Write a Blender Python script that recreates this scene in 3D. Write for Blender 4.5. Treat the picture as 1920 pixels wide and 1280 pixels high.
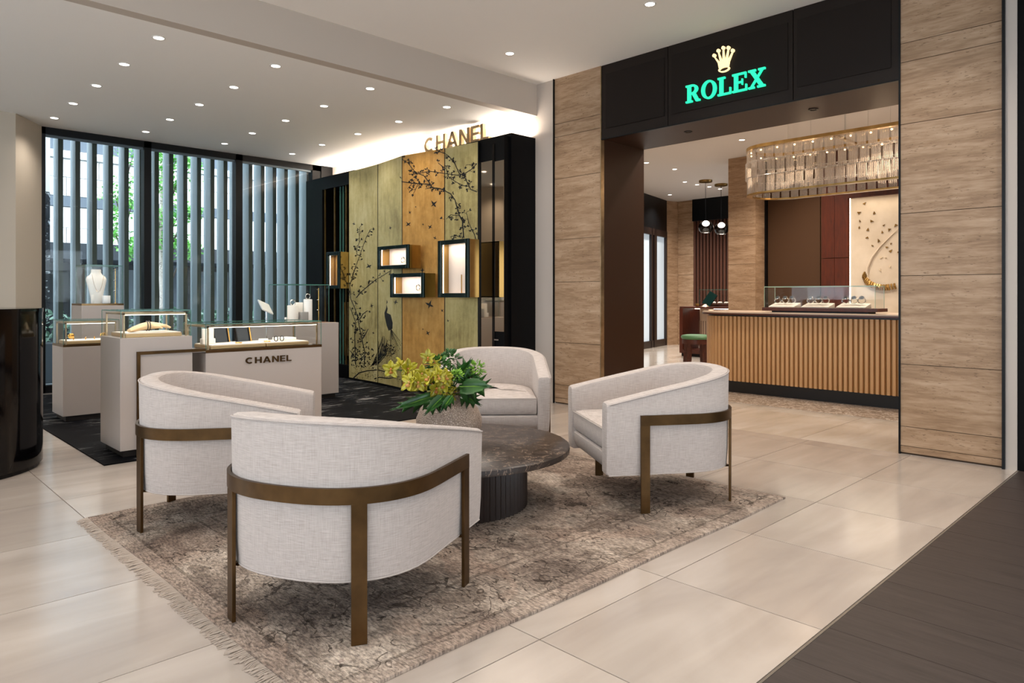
import bpy, bmesh, math, random
from mathutils import Vector, Matrix
random.seed(7)
PI = math.pi
for o in list(bpy.data.objects): bpy.data.objects.remove(o, do_unlink=True)
scene = bpy.context.scene
C = scene.collection

# ------------------------------------------------------------------ camera
FPX, CXP, HYP, CAMH = 1321.0, 960.0, 554.0, 1.2
TH = math.atan2(1350.0, FPX)
FW = (math.cos(TH), math.sin(TH)); RT = (math.sin(TH), -math.cos(TH))
cam_d = bpy.data.cameras.new('camera'); cam = bpy.data.objects.new('camera', cam_d); C.objects.link(cam)
cam.location = (0, 0, CAMH); cam.rotation_euler = (PI/2, 0, TH - PI/2)
cam_d.sensor_width = 36; cam_d.lens = FPX/1920*36; cam_d.shift_y = -(640-HYP)/1920
cam_d.clip_end = 200
scene.camera = cam

# ------------------------------------------------------------------ world and exposure
w = bpy.data.worlds.new('sky'); scene.world = w; w.use_nodes = True
bg = w.node_tree.nodes['Background']; bg.inputs[0].default_value = (0.76, 0.88, 1.0, 1); bg.inputs[1].default_value = 6.2
scene.view_settings.view_transform = 'Standard'; scene.view_settings.look = 'None'
scene.view_settings.exposure = -0.1; scene.view_settings.gamma = 1.0
scene.view_settings.use_curve_mapping = False
scene.cycles.max_bounces = 8; scene.cycles.diffuse_bounces = 5; scene.cycles.glossy_bounces = 3; scene.cycles.transparent_max_bounces = 14; scene.cycles.caustics_reflective = False; scene.cycles.caustics_refractive = False

# light levels (downlights, coves)
P_LOW, P_UP, P_SHOP, P_COVE = 46.0, 84.0, 200.0, 56.0
WARM = (1.0, 0.86, 0.72); NEUT = (1.0, 0.92, 0.84); VWARM = (1.0, 0.74, 0.5)

def area_light(name, loc, size, power, col, rot=(0, 0, 0), parent=None):
    l = bpy.data.lights.new(name, 'AREA'); l.shape = 'RECTANGLE'; l.size, l.size_y = size; l.energy = power; l.color = col
    o = bpy.data.objects.new(name, l); C.objects.link(o); o.location = loc; o.rotation_euler = rot; o.parent = parent
    return o
def spot_light(name, loc, power, col, ang=120, blend=.9, parent=None, r=.06):
    l = bpy.data.lights.new(name, 'SPOT'); l.energy = power; l.color = col; l.spot_size = math.radians(ang); l.spot_blend = blend; l.shadow_soft_size = r
    o = bpy.data.objects.new(name, l); C.objects.link(o); o.location = loc; o.parent = parent
    return o
def point_light(name, loc, power, col, parent=None, r=.05):
    l = bpy.data.lights.new(name, 'POINT'); l.energy = power; l.color = col; l.shadow_soft_size = r
    o = bpy.data.objects.new(name, l); C.objects.link(o); o.location = loc; o.parent = parent
    return o

# ------------------------------------------------------------------ photo geometry helpers: a pixel -> a point on a real plane
def ray(px, py):
    a = (px-CXP)/FPX
    return (FW[0]+a*RT[0], FW[1]+a*RT[1], (HYP-py)/FPX)
def at_x(px, py, x): r = ray(px, py); d = x/r[0]; return Vector((x, d*r[1], CAMH+d*r[2]))
def at_y(px, py, y): r = ray(px, py); d = y/r[1]; return Vector((d*r[0], y, CAMH+d*r[2]))
def at_z(px, py, z): r = ray(px, py); d = (z-CAMH)/r[2]; return Vector((d*r[0], d*r[1], z))
def at_d(px, py, d): r = ray(px, py); return Vector((d*r[0], d*r[1], CAMH+d*r[2]))
def at_plane(px, py, A, B):
    r = ray(px, py); nx, ny = -(B[1]-A[1]), (B[0]-A[0])
    d = (nx*A[0]+ny*A[1])/(nx*r[0]+ny*r[1])
    return Vector((d*r[0], d*r[1], CAMH+d*r[2]))

# ------------------------------------------------------------------ materials
def lin(h):
    h = h.lstrip('#'); v = [int(h[i:i+2], 16)/255 for i in (0, 2, 4)]
    return tuple(x/12.92 if x <= .04045 else ((x+.055)/1.055)**2.4 for x in v)
def base(name):
    m = bpy.data.materials.new(name); m.use_nodes = True
    nt = m.node_tree; return m, nt, nt.nodes['Principled BSDF']
def mat(name, col, rough=.5, metal=0.0, spec=.5, emit=None, es=0, coat=0, alpha=None):
    m, nt, b = base(name)
    b.inputs['Base Color'].default_value = (*lin(col), 1) if isinstance(col, str) else (*col, 1)
    b.inputs['Roughness'].default_value = rough; b.inputs['Metallic'].default_value = metal
    b.inputs['Specular IOR Level'].default_value = spec
    b.inputs['Coat Weight'].default_value = coat
    if emit: b.inputs['Emission Color'].default_value = (*(lin(emit) if isinstance(emit, str) else emit), 1); b.inputs['Emission Strength'].default_value = es
    return m
def N(nt, t, **k):
    n = nt.nodes.new(t)
    for a, v in k.items():
        if a == 'ins':
            for i, x in v.items(): n.inputs[i].default_value = x
        else: setattr(n, a, v)
    return n
def ramp(nt, fac, stops):
    r = N(nt, 'ShaderNodeValToRGB'); e = r.color_ramp.elements
    while len(e) < len(stops): e.new(.5)
    for i, (p, c) in enumerate(stops): e[i].position = p; e[i].color = (*(lin(c) if isinstance(c, str) else c), 1)
    nt.links.new(fac, r.inputs[0]); return r.outputs[0]
def coords(nt, scale=(1, 1, 1), space='Object', rnd=True, rot=(0, 0, 0)):
    tc = N(nt, 'ShaderNodeTexCoord'); mp = N(nt, 'ShaderNodeMapping'); mp.inputs['Scale'].default_value = scale; mp.inputs['Rotation'].default_value = rot
    if space == 'World':
        g = N(nt, 'ShaderNodeNewGeometry'); src = g.outputs['Position']
    else: src = tc.outputs[space]
    if rnd:
        oi = N(nt, 'ShaderNodeObjectInfo'); ad = N(nt, 'ShaderNodeVectorMath', operation='ADD')
        ml = N(nt, 'ShaderNodeMath', operation='MULTIPLY'); ml.inputs[1].default_value = 37.0
        nt.links.new(oi.outputs['Random'], ml.inputs[0]); nt.links.new(src, ad.inputs[0]); nt.links.new(ml.outputs[0], ad.inputs[1]); src = ad.outputs[0]
    nt.links.new(src, mp.inputs[0]); return mp.outputs[0]
def noise(nt, vec, scale, detail=4, rough=.55, dist=0):
    n = N(nt, 'ShaderNodeTexNoise'); n.inputs['Scale'].default_value = scale; n.inputs['Detail'].default_value = detail
    n.inputs['Roughness'].default_value = rough; n.inputs['Distortion'].default_value = dist
    nt.links.new(vec, n.inputs['Vector']); return n.outputs['Fac']
def mixc(nt, fac, a, b, mode='MIX'):
    n = N(nt, 'ShaderNodeMix', data_type='RGBA', blend_type=mode)
    for sock, v in ((0, fac), (6, a), (7, b)):
        if hasattr(v, 'links'): nt.links.new(v, n.inputs[sock])
        elif sock == 0: n.inputs[0].default_value = v
        else: n.inputs[sock].default_value = (*(lin(v) if isinstance(v, str) else v), 1)
    return n.outputs[2]
def bump(nt, b, h, strength=.3, dist=.01):
    n = N(nt, 'ShaderNodeBump'); n.inputs['Strength'].default_value = strength; n.inputs['Distance'].default_value = dist
    nt.links.new(h, n.inputs['Height']); nt.links.new(n.outputs[0], b.inputs['Normal'])
def math_n(nt, op, a, b=None, c=None):
    n = N(nt, 'ShaderNodeMath', operation=op)
    for i, v in enumerate((a, b, c)):
        if v is None: continue
        if hasattr(v, 'links'): nt.links.new(v, n.inputs[i])
        else: n.inputs[i].default_value = v
    return n.outputs[0]

def m_linen():
    m, nt, b = base('linen')
    a = noise(nt, coords(nt, (22, 22, 620), rnd=False), 1, 3); c = noise(nt, coords(nt, (520, 520, 16), rnd=False), 1, 2)
    s2 = math_n(nt, 'ADD', math_n(nt, 'MULTIPLY', a, .62), math_n(nt, 'MULTIPLY', c, .38))
    col = ramp(nt, s2, [(.32, '#a0938b'), (.5, '#b4a8a0'), (.68, '#c4b8b0')])
    nt.links.new(col, b.inputs['Base Color']); b.inputs['Roughness'].default_value = .92; b.inputs['Specular IOR Level'].default_value = .15
    b.inputs['Sheen Weight'].default_value = .15
    bump(nt, b, s2, .25, .002); return m
def m_bronze(name='bronze', c1='#49341c', c2='#5f4527', rough=.36):
    m, nt, b = base(name)
    f = noise(nt, coords(nt, (3, 3, 3)), 3, 3)
    nt.links.new(ramp(nt, f, [(.3, c1), (.7, c2)]), b.inputs['Base Color']); b.inputs['Metallic'].default_value = .85; b.inputs['Roughness'].default_value = rough
    return m
def m_travertine(name='travertine', axis='y', tint=1.0):
    m, nt, b = base(name)
    sc = {'y': (1.2, 1.2, 9)}[axis]
    v = coords(nt, sc)
    f = noise(nt, v, 1.6, 8, .62, .35); f2 = noise(nt, v, 7, 6, .6, .2)
    s = math_n(nt, 'ADD', math_n(nt, 'MULTIPLY', f, .65), math_n(nt, 'MULTIPLY', f2, .35))
    col = ramp(nt, s, [(.3, '#7d6149'), (.45, '#977a5e'), (.55, '#a98c70'), (.7, '#b99f84')])
    pv = coords(nt, (9, 9, 42)); pf = noise(nt, pv, 2.6, 3, .5); pm = noise(nt, coords(nt, (1, 1, 6)), 2.2, 2)
    pit = math_n(nt, 'MULTIPLY', math_n(nt, 'GREATER_THAN', pf, .635), math_n(nt, 'GREATER_THAN', pm, .5))
    col2 = mixc(nt, math_n(nt, 'MULTIPLY', pit, .55), col, '#5f4731')
    nt.links.new(col2, b.inputs['Base Color']); b.inputs['Roughness'].default_value = .45; b.inputs['Specular IOR Level'].default_value = .35
    bump(nt, b, math_n(nt, 'SUBTRACT', s, math_n(nt, 'MULTIPLY', pit, .3)), .12, .004); return m
def m_tile(name='limestone_tile', cols=('#a3968c', '#b0a397', '#bdb0a4'), rough=.2):
    m, nt, b = base(name)
    v = coords(nt, (.9, 2.2, 1), rot=(0, 0, .5))
    f = noise(nt, v, 1.2, 6, .5, .8); g = noise(nt, coords(nt, (.5, 5, 1), rot=(0, 0, .45)), 1.0, 3, .5, 1.0)
    s = math_n(nt, 'ADD', math_n(nt, 'MULTIPLY', f, .6), math_n(nt, 'MULTIPLY', g, .4))
    nt.links.new(ramp(nt, s, [(.33, cols[0]), (.5, cols[1]), (.66, cols[2])]), b.inputs['Base Color'])
    r = noise(nt, coords(nt, (1, 1, 1), rnd=False), 4, 4)
    nt.links.new(math_n(nt, 'MULTIPLY_ADD', r, .08, rough-.04), b.inputs['Roughness']); b.inputs['Specular IOR Level'].default_value = 1.0; b.inputs['Coat Weight'].default_value = .3; b.inputs['Coat Roughness'].default_value = .16; return m
def m_wood(name, c1, c2, axis=(2, 30, 30), rough=.45, rot=(0, 0, 0)):
    m, nt, b = base(name)
    v = coords(nt, axis, rot=rot); f = noise(nt, v, 1.5, 6, .6, .6); g = noise(nt, v, 5, 4, .6)
    s = math_n(nt, 'ADD', math_n(nt, 'MULTIPLY', f, .6), math_n(nt, 'MULTIPLY', g, .4))
    nt.links.new(ramp(nt, s, [(.32, c1), (.68, c2)]), b.inputs['Base Color']); b.inputs['Roughness'].default_value = rough
    bump(nt, b, s, .08, .003); return m
def m_marble(name, c0, c1, vein, scale=5, rough=.18, vw=.03):
    m, nt, b = base(name)
    v = coords(nt, (1, 1, 1)); f = noise(nt, v, scale, 8, .65, 1.4); g = noise(nt, v, scale*.55, 6, .6, 2.2)
    col = ramp(nt, f, [(.35, c0), (.65, c1)])
    ab = math_n(nt, 'ABSOLUTE', math_n(nt, 'SUBTRACT', g, .5)); vn = math_n(nt, 'LESS_THAN', ab, vw*.35)
    vs = math_n(nt, 'MULTIPLY', vn, math_n(nt, 'GREATER_THAN', f, .48))
    nt.links.new(mixc(nt, math_n(nt, 'MULTIPLY', vs, .75), col, vein), b.inputs['Base Color']); b.inputs['Roughness'].default_value = rough; return m
def m_glass(name='clear_glass', tint=(.99, .997, .994), refl=.5, ior=1.45):
    m = bpy.data.materials.new(name); m.use_nodes = True; nt = m.node_tree
    for n in list(nt.nodes):
        if n.type != 'OUTPUT_MATERIAL': nt.nodes.remove(n)
    out = nt.nodes[0]
    t = N(nt, 'ShaderNodeBsdfTransparent'); t.inputs[0].default_value = (*tint, 1)
    g = N(nt, 'ShaderNodeBsdfGlossy'); g.inputs['Roughness'].default_value = .02
    lw = N(nt, 'ShaderNodeLayerWeight'); p5 = math_n(nt, 'POWER', lw.outputs['Facing'], 4.5)
    mx = N(nt, 'ShaderNodeMixShader'); nt.links.new(math_n(nt, 'MULTIPLY', math_n(nt, 'MULTIPLY_ADD', p5, .75, .022), refl), mx.inputs[0])
    nt.links.new(t.outputs[0], mx.inputs[1]); nt.links.new(g.outputs[0], mx.inputs[2]); nt.links.new(mx.outputs[0], out.inputs[0]); return m
def m_crystal():
    m = bpy.data.materials.new('crystal'); m.use_nodes = True; nt = m.node_tree
    for n in list(nt.nodes):
        if n.type != 'OUTPUT_MATERIAL': nt.nodes.remove(n)
    out = nt.nodes[0]
    t = N(nt, 'ShaderNodeBsdfTransparent'); t.inputs[0].default_value = (.93, .9, .87, 1)
    g = N(nt, 'ShaderNodeBsdfGlossy'); g.inputs['Roughness'].default_value = .08
    d = N(nt, 'ShaderNodeBsdfTranslucent'); d.inputs[0].default_value = (.9, .84, .78, 1)
    lw = N(nt, 'ShaderNodeLayerWeight'); lw.inputs[0].default_value = .5
    a = N(nt, 'ShaderNodeMixShader'); nt.links.new(math_n(nt, 'MULTIPLY_ADD', lw.outputs['Facing'], .5, .06), a.inputs[0]); nt.links.new(t.outputs[0], a.inputs[1]); nt.links.new(g.outputs[0], a.inputs[2])
    c = N(nt, 'ShaderNodeMixShader'); c.inputs[0].default_value = .16; nt.links.new(a.outputs[0], c.inputs[1]); nt.links.new(d.outputs[0], c.inputs[2])
    nt.links.new(c.outputs[0], out.inputs[0]); return m
def m_goldleaf(name, c0, c1, c2, metal=.3):
    m, nt, b = base(name)
    v = coords(nt, (1, 1, 1)); f = noise(nt, v, 1.6, 6, .6, .3); g = noise(nt, coords(nt, (9, 9, 1.2)), 2.2, 5, .65); h = noise(nt, v, 14, 4, .7)
    s = math_n(nt, 'ADD', math_n(nt, 'MULTIPLY', f, .5), math_n(nt, 'ADD', math_n(nt, 'MULTIPLY', g, .3), math_n(nt, 'MULTIPLY', h, .2)))
    nt.links.new(ramp(nt, s, [(.36, c0), (.5, c1), (.64, c2)]), b.inputs['Base Color']); b.inputs['Metallic'].default_value = metal; b.inputs['Roughness'].default_value = .42
    bump(nt, b, h, .05, .003); return m
def m_carpet():
    m, nt, b = base('black_carpet')
    v = coords(nt, (1, 5, 1), rnd=False); f = noise(nt, v, 3.2, 8, .75, .5); g = noise(nt, coords(nt, (1, 1, 1), rnd=False), 1.1, 3); h = noise(nt, coords(nt, (1, 1, 1), rnd=False), 160, 2)
    sc = math_n(nt, 'MULTIPLY', f, math_n(nt, 'MULTIPLY_ADD', g, .7, .62))
    col = ramp(nt, sc, [(.3, '#08080a'), (.50, '#0b0c0f'), (.55, '#1c1d22'), (.60, '#8f8c88')])
    nt.links.new(mixc(nt, .35, col, ramp(nt, h, [(.3, '#050506'), (.7, '#16171b')])), b.inputs['Base Color']); b.inputs['Roughness'].default_value = .6; b.inputs['Specular IOR Level'].default_value = .04
    bump(nt, b, h, .4, .004); return m
def m_rug():
    m, nt, b = base('rug_wool')
    ob = coords(nt, (1, 1, 1), rnd=False)
    worn = noise(nt, coords(nt, (9, 2.2, 1), rnd=False), 2.2, 8, .72, .4)       # rows of knots run along y
    blot = noise(nt, ob, 2.0, 5, .6, .5); spk = noise(nt, ob, 70, 3, .7)
    st = noise(nt, coords(nt, (110, 34, 1), rnd=False), 1, 3, .7)
    col = ramp(nt, math_n(nt, 'ADD', math_n(nt, 'MULTIPLY', blot, .5), math_n(nt, 'ADD', math_n(nt, 'MULTIPLY', worn, .35), math_n(nt, 'MULTIPLY', spk, .15))), [(.34, '#463e39'), (.44, '#776c65'), (.53, '#a1968c'), (.63, '#c4bab0')])
    col = mixc(nt, math_n(nt, 'MULTIPLY', math_n(nt, 'GREATER_THAN', noise(nt, ob, 1.3, 2), .52), .22), col, '#a38b7d')
    fine = noise(nt, ob, 45, 2); wm = math_n(nt, 'GREATER_THAN', math_n(nt, 'ADD', worn, math_n(nt, 'MULTIPLY', fine, .5)), .70)
    for sc_, wd, off in ((6.5, .016, 0), (10, .02, 5), (3.2, .010, 11)):       # curling broken outlines of the worn floral drawing
        v2 = N(nt, 'ShaderNodeVectorMath', operation='ADD'); nt.links.new(ob, v2.inputs[0]); v2.inputs[1].default_value = (off, off*.7, 0)
        n1 = noise(nt, v2.outputs[0], sc_, 1.5, .4, 1.2); ln = math_n(nt, 'LESS_THAN', math_n(nt, 'ABSOLUTE', math_n(nt, 'SUBTRACT', n1, .5)), wd)
        mk = math_n(nt, 'GREATER_THAN', noise(nt, v2.outputs[0], 3.0, 2), .53)
        col = mixc(nt, math_n(nt, 'MULTIPLY', math_n(nt, 'MULTIPLY', math_n(nt, 'MULTIPLY', ln, mk), wm), .7), col, '#2c2520')
    dk = math_n(nt, 'MULTIPLY', math_n(nt, 'GREATER_THAN', noise(nt, ob, 3.4, 2), .59), wm)
    col = mixc(nt, math_n(nt, 'MULTIPLY', dk, .5), col, '#554a43')
    # border lines
    sx = N(nt, 'ShaderNodeSeparateXYZ'); nt.links.new(ob, sx.inputs[0])
    ax = math_n(nt, 'SUBTRACT', 1.52, math_n(nt, 'ABSOLUTE', sx.outputs[0])); ay = math_n(nt, 'SUBTRACT', 1.23, math_n(nt, 'ABSOLUTE', sx.outputs[1]))
    dmin = math_n(nt, 'MINIMUM', ax, ay)
    edge = math_n(nt, 'LESS_THAN', dmin, .075); col = mixc(nt, math_n(nt, 'MULTIPLY', edge, .4), col, '#a3948a')
    for p, wd in ((.085, .008), (.40, .008), (.47, .007)):
        lb = math_n(nt, 'LESS_THAN', math_n(nt, 'ABSOLUTE', math_n(nt, 'SUBTRACT', dmin, p)), wd)
        col = mixc(nt, math_n(nt, 'MULTIPLY', math_n(nt, 'MULTIPLY', lb, wm), .5), col, '#4a4038')
    col = mixc(nt, .65, col, ramp(nt, st, [(.36, '#50463e'), (.62, '#dcd2c6')]), 'OVERLAY')
    nt.links.new(col, b.inputs['Base Color']); b.inputs['Roughness'].default_value = .95; b.inputs['Specular IOR Level'].default_value = .1
    bump(nt, b, noise(nt, coords(nt, (190, 70, 1), rnd=False), 1.6, 2), .6, .006); return m

LINEN = m_linen(); BRONZE = m_bronze(); TRAV = m_travertine(); TILE = m_tile()
TILE2 = m_tile('shop_tile', ('#b5a897', '#c8bcae', '#d6ccc0'), .16)
BRASS = m_bronze('brass', '#8a6a38', '#b08d55', .3)
CHAMP = m_bronze('champagne_metal', '#9a8566', '#c4ad8a', .28)
GROUT = mat('grout', '#8c7b69', .9)
WHITE = mat('white_paint', '#e4dfd8', .7); TAUPE = mat('taupe_paint', '#c2b5a7', .8); PILW = mat('pilaster_paint', '#b8aca1', .7); CEIL = mat('ceiling_paint', '#f6f1ea', .85); BEIGE = mat('beige_paint', '#b9ad9c', .6)
LACQ = mat('ivory_lacquer', '#b0a49b', .3); BLACK = mat('black_lacquer', '#040304', .08, spec=.35); BLACKM = mat('black_metal', '#07080a', .4, spec=.25)
PLINTH = mat('dark_plinth', '#231b16', .5)
DKBRONZE = mat('dark_bronze_panel', '#1c130d', .45, 0, .25); JAMB = mat('dark_brown_panel', '#331d10', .45, 0, .3)
EMARB = m_marble('brown_marble', '#221a16', '#3e332d', '#84705f', 9, .3, .04)
BMARB = m_marble('black_marble', '#14171d', '#2a2e36', '#c8ccd0', 3, .25, .035)
DWOOD = m_wood('dark_oak', '#2a211c', '#403530', (26, 2.2, 1), .5)
RWOOD = m_wood('red_walnut', '#3a1407', '#5c250e', (20, 20, 2), .4); BWOOD = m_wood('brown_wood', '#3a1a10', '#5a2a18', (2, 14, 14), .4)
FLUTE = mat('fluted_bronze_leather', '#c99c6b', .45, .1); FLUTED = mat('flute_groove', '#8f6426', .5, .1)
GLASS = m_glass(); WGLASS = m_glass('window_glass', (.975, .995, .99), .6); GEDGE = mat('glass_edge', '#4d7a6e', .15, 0, .6)
CRYST = m_crystal(); MIRROR = mat('bronze_mirror', '#b8aa98', .04, 1.0); GMIRROR = mat('gold_mirror', '#a88a55', .12, 1.0)
CARPET = m_carpet(); RUG = m_rug(); FRINGE = mat('fringe_cotton', '#ab9b8c', .95)
DISC = mat('downlight_lens', (1, 1, 1), .5, emit=(1, .95, .88), es=9)
TRIM = mat('downlight_trim', '#e6e1da', .5)
GOLDA = m_goldleaf('pale_gold_leaf', '#8f8050', '#b8a970', '#cec18e'); GOLDB = m_goldleaf('amber_gold_leaf', '#9d7238', '#c4934c', '#d9ac68')
INK = mat('black_ink', '#15130f', .5); TEALF = mat('dark_teal_metal', '#10211f', .22, .5)
VITR = mat('vitrine_lining', '#e9d9cd', .6); SATIN = mat('cream_leather', '#e4dacb', .6); IVORY = mat('ivory_display', '#efe8dd', .55); PUREW = mat('white_display', '#f4f1ec', .5)
LED = mat('led_strip', (1, 1, 1), .5, emit=(1, .88, .74), es=6)
STEEL = mat('polished_steel', '#c9c8c6', .15, 1.0); GOLD = mat('polished_gold', '#d6a75a', .18, 1.0); DIAL = mat('watch_dial', '#22262a', .3)
SAND = mat('sand_resin', '#d9bd93', .7); GREENL = mat('green_leather', '#4f7a52', .45); SIGNG = mat('sign_green', '#0a7a4a', .4, emit=(.02, .8, .42), es=1.5)
SIGNY = mat('sign_gold', '#e8c98a', .4, emit=(1, .78, .42), es=1.25); PANEL2 = mat('taupe_panel', '#4b3422', .6, spec=.2)
FIN = mat('fin_aluminium', '#a3aeb2', .5, .2)

# ------------------------------------------------------------------ mesh helpers
class MB:
    def __init__(s): s.v = []; s.f = []
    def add(s, vs, fs):
        n = len(s.v); s.v += [tuple(v) for v in vs]; s.f += [tuple(i+n for i in f) for f in fs]; return s
    def box(s, x0, x1, y0, y1, z0, z1):
        x0, x1 = sorted((x0, x1)); y0, y1 = sorted((y0, y1)); z0, z1 = sorted((z0, z1))
        vs = [(x, y, z) for z in (z0, z1) for y in (y0, y1) for x in (x0, x1)]
        return s.add(vs, [(0, 2, 3, 1), (4, 5, 7, 6), (0, 1, 5, 4), (2, 6, 7, 3), (0, 4, 6, 2), (1, 3, 7, 5)])
    def prism(s, pts, z0, z1, fn=None):
        n = len(pts); fn = fn or (lambda x, y, z: (x, y, z))
        vs = [fn(x, y, z0) for x, y in pts]+[fn(x, y, z1) for x, y in pts]
        return s.add(vs, [tuple(range(n-1, -1, -1)), tuple(range(n, 2*n))]+[(i, (i+1) % n, n+(i+1) % n, n+i) for i in range(n)])
    def loft(s, rings, cap=True, close=True):
        n = len(rings[0]); b = len(s.v)
        for r in rings: s.v += [tuple(p) for p in r]
        m = n if close else n-1
        for k in range(len(rings)-1):
            for i in range(m):
                a = b+k*n+i; c = b+k*n+(i+1) % n
                s.f.append((a, c, c+n, a+n))
        if cap:
            s.f.append(tuple(b+i for i in range(n-1, -1, -1))); s.f.append(tuple(b+(len(rings)-1)*n+i for i in range(n)))
        return s
    def lathe(s, prof, n=32, c=(0, 0, 0), cap=True):
        return s.loft([[(c[0]+r*math.cos(2*PI*i/n), c[1]+r*math.sin(2*PI*i/n), c[2]+z) for i in range(n)] for r, z in prof], cap)
    def cyl(s, c, r, z0, z1, n=24): return s.lathe([(r, z0), (r, z1)], n, (c[0], c[1], 0))
    def tube(s, pts, r, n=8, close=False):
        pts = [Vector(p) for p in pts]; rings = []; rr = r if hasattr(r, '__len__') else [r]*len(pts); up = None
        for i, p in enumerate(pts):
            t = (pts[min(i+1, len(pts)-1)]-pts[max(i-1, 0)])
            if close: t = pts[(i+1) % len(pts)]-pts[i-1]
            t = t.normalized() if t.length > 1e-9 else Vector((0, 0, 1))
            if up is None: up = Vector((0, 0, 1)) if abs(t.z) < .9 else Vector((1, 0, 0))
            a = t.cross(up); a = a.normalized() if a.length > 1e-6 else Vector((1, 0, 0)); b2 = a.cross(t).normalized(); up = b2
            rings.append([p+a*rr[i]*math.cos(2*PI*k/n)+b2*rr[i]*math.sin(2*PI*k/n) for k in range(n)])
        if close: rings.append(rings[0])
        return s.loft(rings, cap=not close)
    def sphere(s, c, r, n=12, sc=(1, 1, 1)):
        k = n//2
        return s.loft([[(c[0]+sc[0]*r*math.sin(PI*j/k)*math.cos(2*PI*i/n), c[1]+sc[1]*r*math.sin(PI*j/k)*math.sin(2*PI*i/n), c[2]-sc[2]*r*math.cos(PI*j/k)) for i in range(n)] for j in range(1, k)])
    def build(s, name, m, parent=None, smooth=False, bevel=0, seg=2, loc=None, sub=0):
        me = bpy.data.meshes.new(name); me.from_pydata(s.v, [], s.f); me.update()
        bm = bmesh.new(); bm.from_mesh(me); bmesh.ops.recalc_face_normals(bm, faces=bm.faces)
        if bevel:
            es = [e for e in bm.edges if len(e.link_faces) == 2 and e.calc_face_angle(0) > .6]
            bmesh.ops.bevel(bm, geom=es, offset=bevel, segments=seg, affect='EDGES', profile=.5)
        bm.to_mesh(me); bm.free()
        me.materials.append(m)
        if smooth:
            for p in me.polygons: p.use_smooth = True
            try: me.set_sharp_from_angle(angle=math.radians(38))
            except Exception: pass
        o = bpy.data.objects.new(name, me); C.objects.link(o)
        if parent: o.parent = parent
        if loc: o.location = loc
        if sub:
            md = o.modifiers.new('sub', 'SUBSURF'); md.levels = sub; md.render_levels = sub
        return o
def box(name, m, x0, x1, y0, y1, z0, z1, parent=None, bevel=0): return MB().box(x0, x1, y0, y1, z0, z1).build(name, m, parent, bevel=bevel, smooth=bool(bevel))
def thing(name, label, cat, loc=(0, 0, 0), rotz=0, group=None):
    o = bpy.data.objects.new(name, None); C.objects.link(o); o.empty_display_size = .1; o.location = loc; o.rotation_euler = (0, 0, rotz)
    o['label'] = label; o['category'] = cat
    if group: o['group'] = group
    return o
def tag(o, label, cat, group=None):
    o['label'] = label; o['category'] = cat
    if group: o['group'] = group
    return o
def struct(o, label=None):
    o['kind'] = 'structure'
    if label: o['label'] = label
    return o
def inst(src, parent, loc=(0, 0, 0), rot=(0, 0, 0), scale=(1, 1, 1)):
    o = src.copy(); C.objects.link(o); o.parent = parent; o.location = loc; o.rotation_euler = rot; o.scale = scale; return o
def copy_tree(o, parent=None):
    c = o.copy(); C.objects.link(c); c.parent = parent
    for ch in list(o.children): copy_tree(ch, c)
    return c
ORD = ['first', 'second', 'third', 'fourth', 'fifth', 'sixth', 'seventh', 'eighth', 'ninth']

# ================================================================== STRUCTURE
SX = 5.86                    # shopfront plane
TX0, TP = 1.01, .778
# --- tiled floor
fl = struct(box('floor', GROUT, -4, SX, 1.03, 9.7, -.10, -.006), 'polished beige limestone tile floor')
xs = [TX0+TP*k for k in range(-3, 7)]+[SX]
ys = [1.03, 1.69, 2.457, 3.236, 4.02, 4.80, 5.56]
g = .0022
for i in range(len(xs)-1):
    for j in range(len(ys)-1):
        if xs[i+1]-xs[i] < .05: continue
        cx, cy = (xs[i]+xs[i+1])/2, (ys[j]+ys[j+1])/2; hx, hy = (xs[i+1]-xs[i])/2-g, (ys[j+1]-ys[j])/2-g
        MB().box(-hx, hx, -hy, hy, -.006, 0).build('tile', TILE, fl, loc=(cx, cy, 0))
for i in range(3):            # left of the carpet
    for j in range(3):
        x0 = xs[i]; x1 = xs[i+1] if i < 2 else 1.42; x0 = -1.32+.778*i
        x1 = 1.01 if i == 2 else x0+.778
        MB().box(-(x1-x0)/2+g, (x1-x0)/2-g, -.39+g, .39-g, -.006, 0).build('tile', TILE, fl, loc=((x0+x1)/2, 5.56+.39+.78*j, 0))
for j in range(3): MB().box(-.205+g, .205-g, -.39+g, .39-g, -.006, 0).build('tile', TILE, fl, loc=(1.215, 5.95+.78*j, 0))
# --- carpet of the boutique corner
struct(box('floor', CARPET, 1.42, SX, 5.56, 10.12, -.006, .008), 'dark flecked carpet under the display counters')
# --- wood floor
wf = struct(box('floor', mat('wood_gap', '#1e1815', .9), -4, 9, -5, 1.02, -.10, -.008), 'dark brown oak plank floor')
x = -1.6; k = 0
while x < 5.8:
    wd = .30
    MB().box(-wd/2+.0012, wd/2-.0012, -1.5, 1.5, -.008, 0).build('plank', DWOOD, wf, loc=(x+wd/2, 1.018-1.5, 0)); x += wd
struct(box('trim_1', mat('strip_metal', '#8d8377', .35, .6), -4, SX, 1.019, 1.027, -.05, .001), 'thin metal strip between tiles and oak planks')
# --- shop floor
f2 = struct(box('floor', GROUT, SX, 17, -2, 12, -.10, -.006), 'polished pale tile floor inside the watch shop')
for i in range(8):
    for j in range(9):
        x0 = SX+1.18*i; y0 = .3+1.12*j
        MB().box(-.59+g, .59-g, -.56+g, .56-g, -.006, 0).build('tile', TILE2, f2, loc=(x0+.59, y0+.56, 0))
mosaic = m_marble('mosaic_inlay', '#8d7a69', '#c2ae9b', '#e3d6c8', 14, .25, .08)
struct(box('floor', mosaic, 7.35, 8.15, 1.2, 5.0, 0, .003), 'mottled marble border strip in front of the shop counter')
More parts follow.
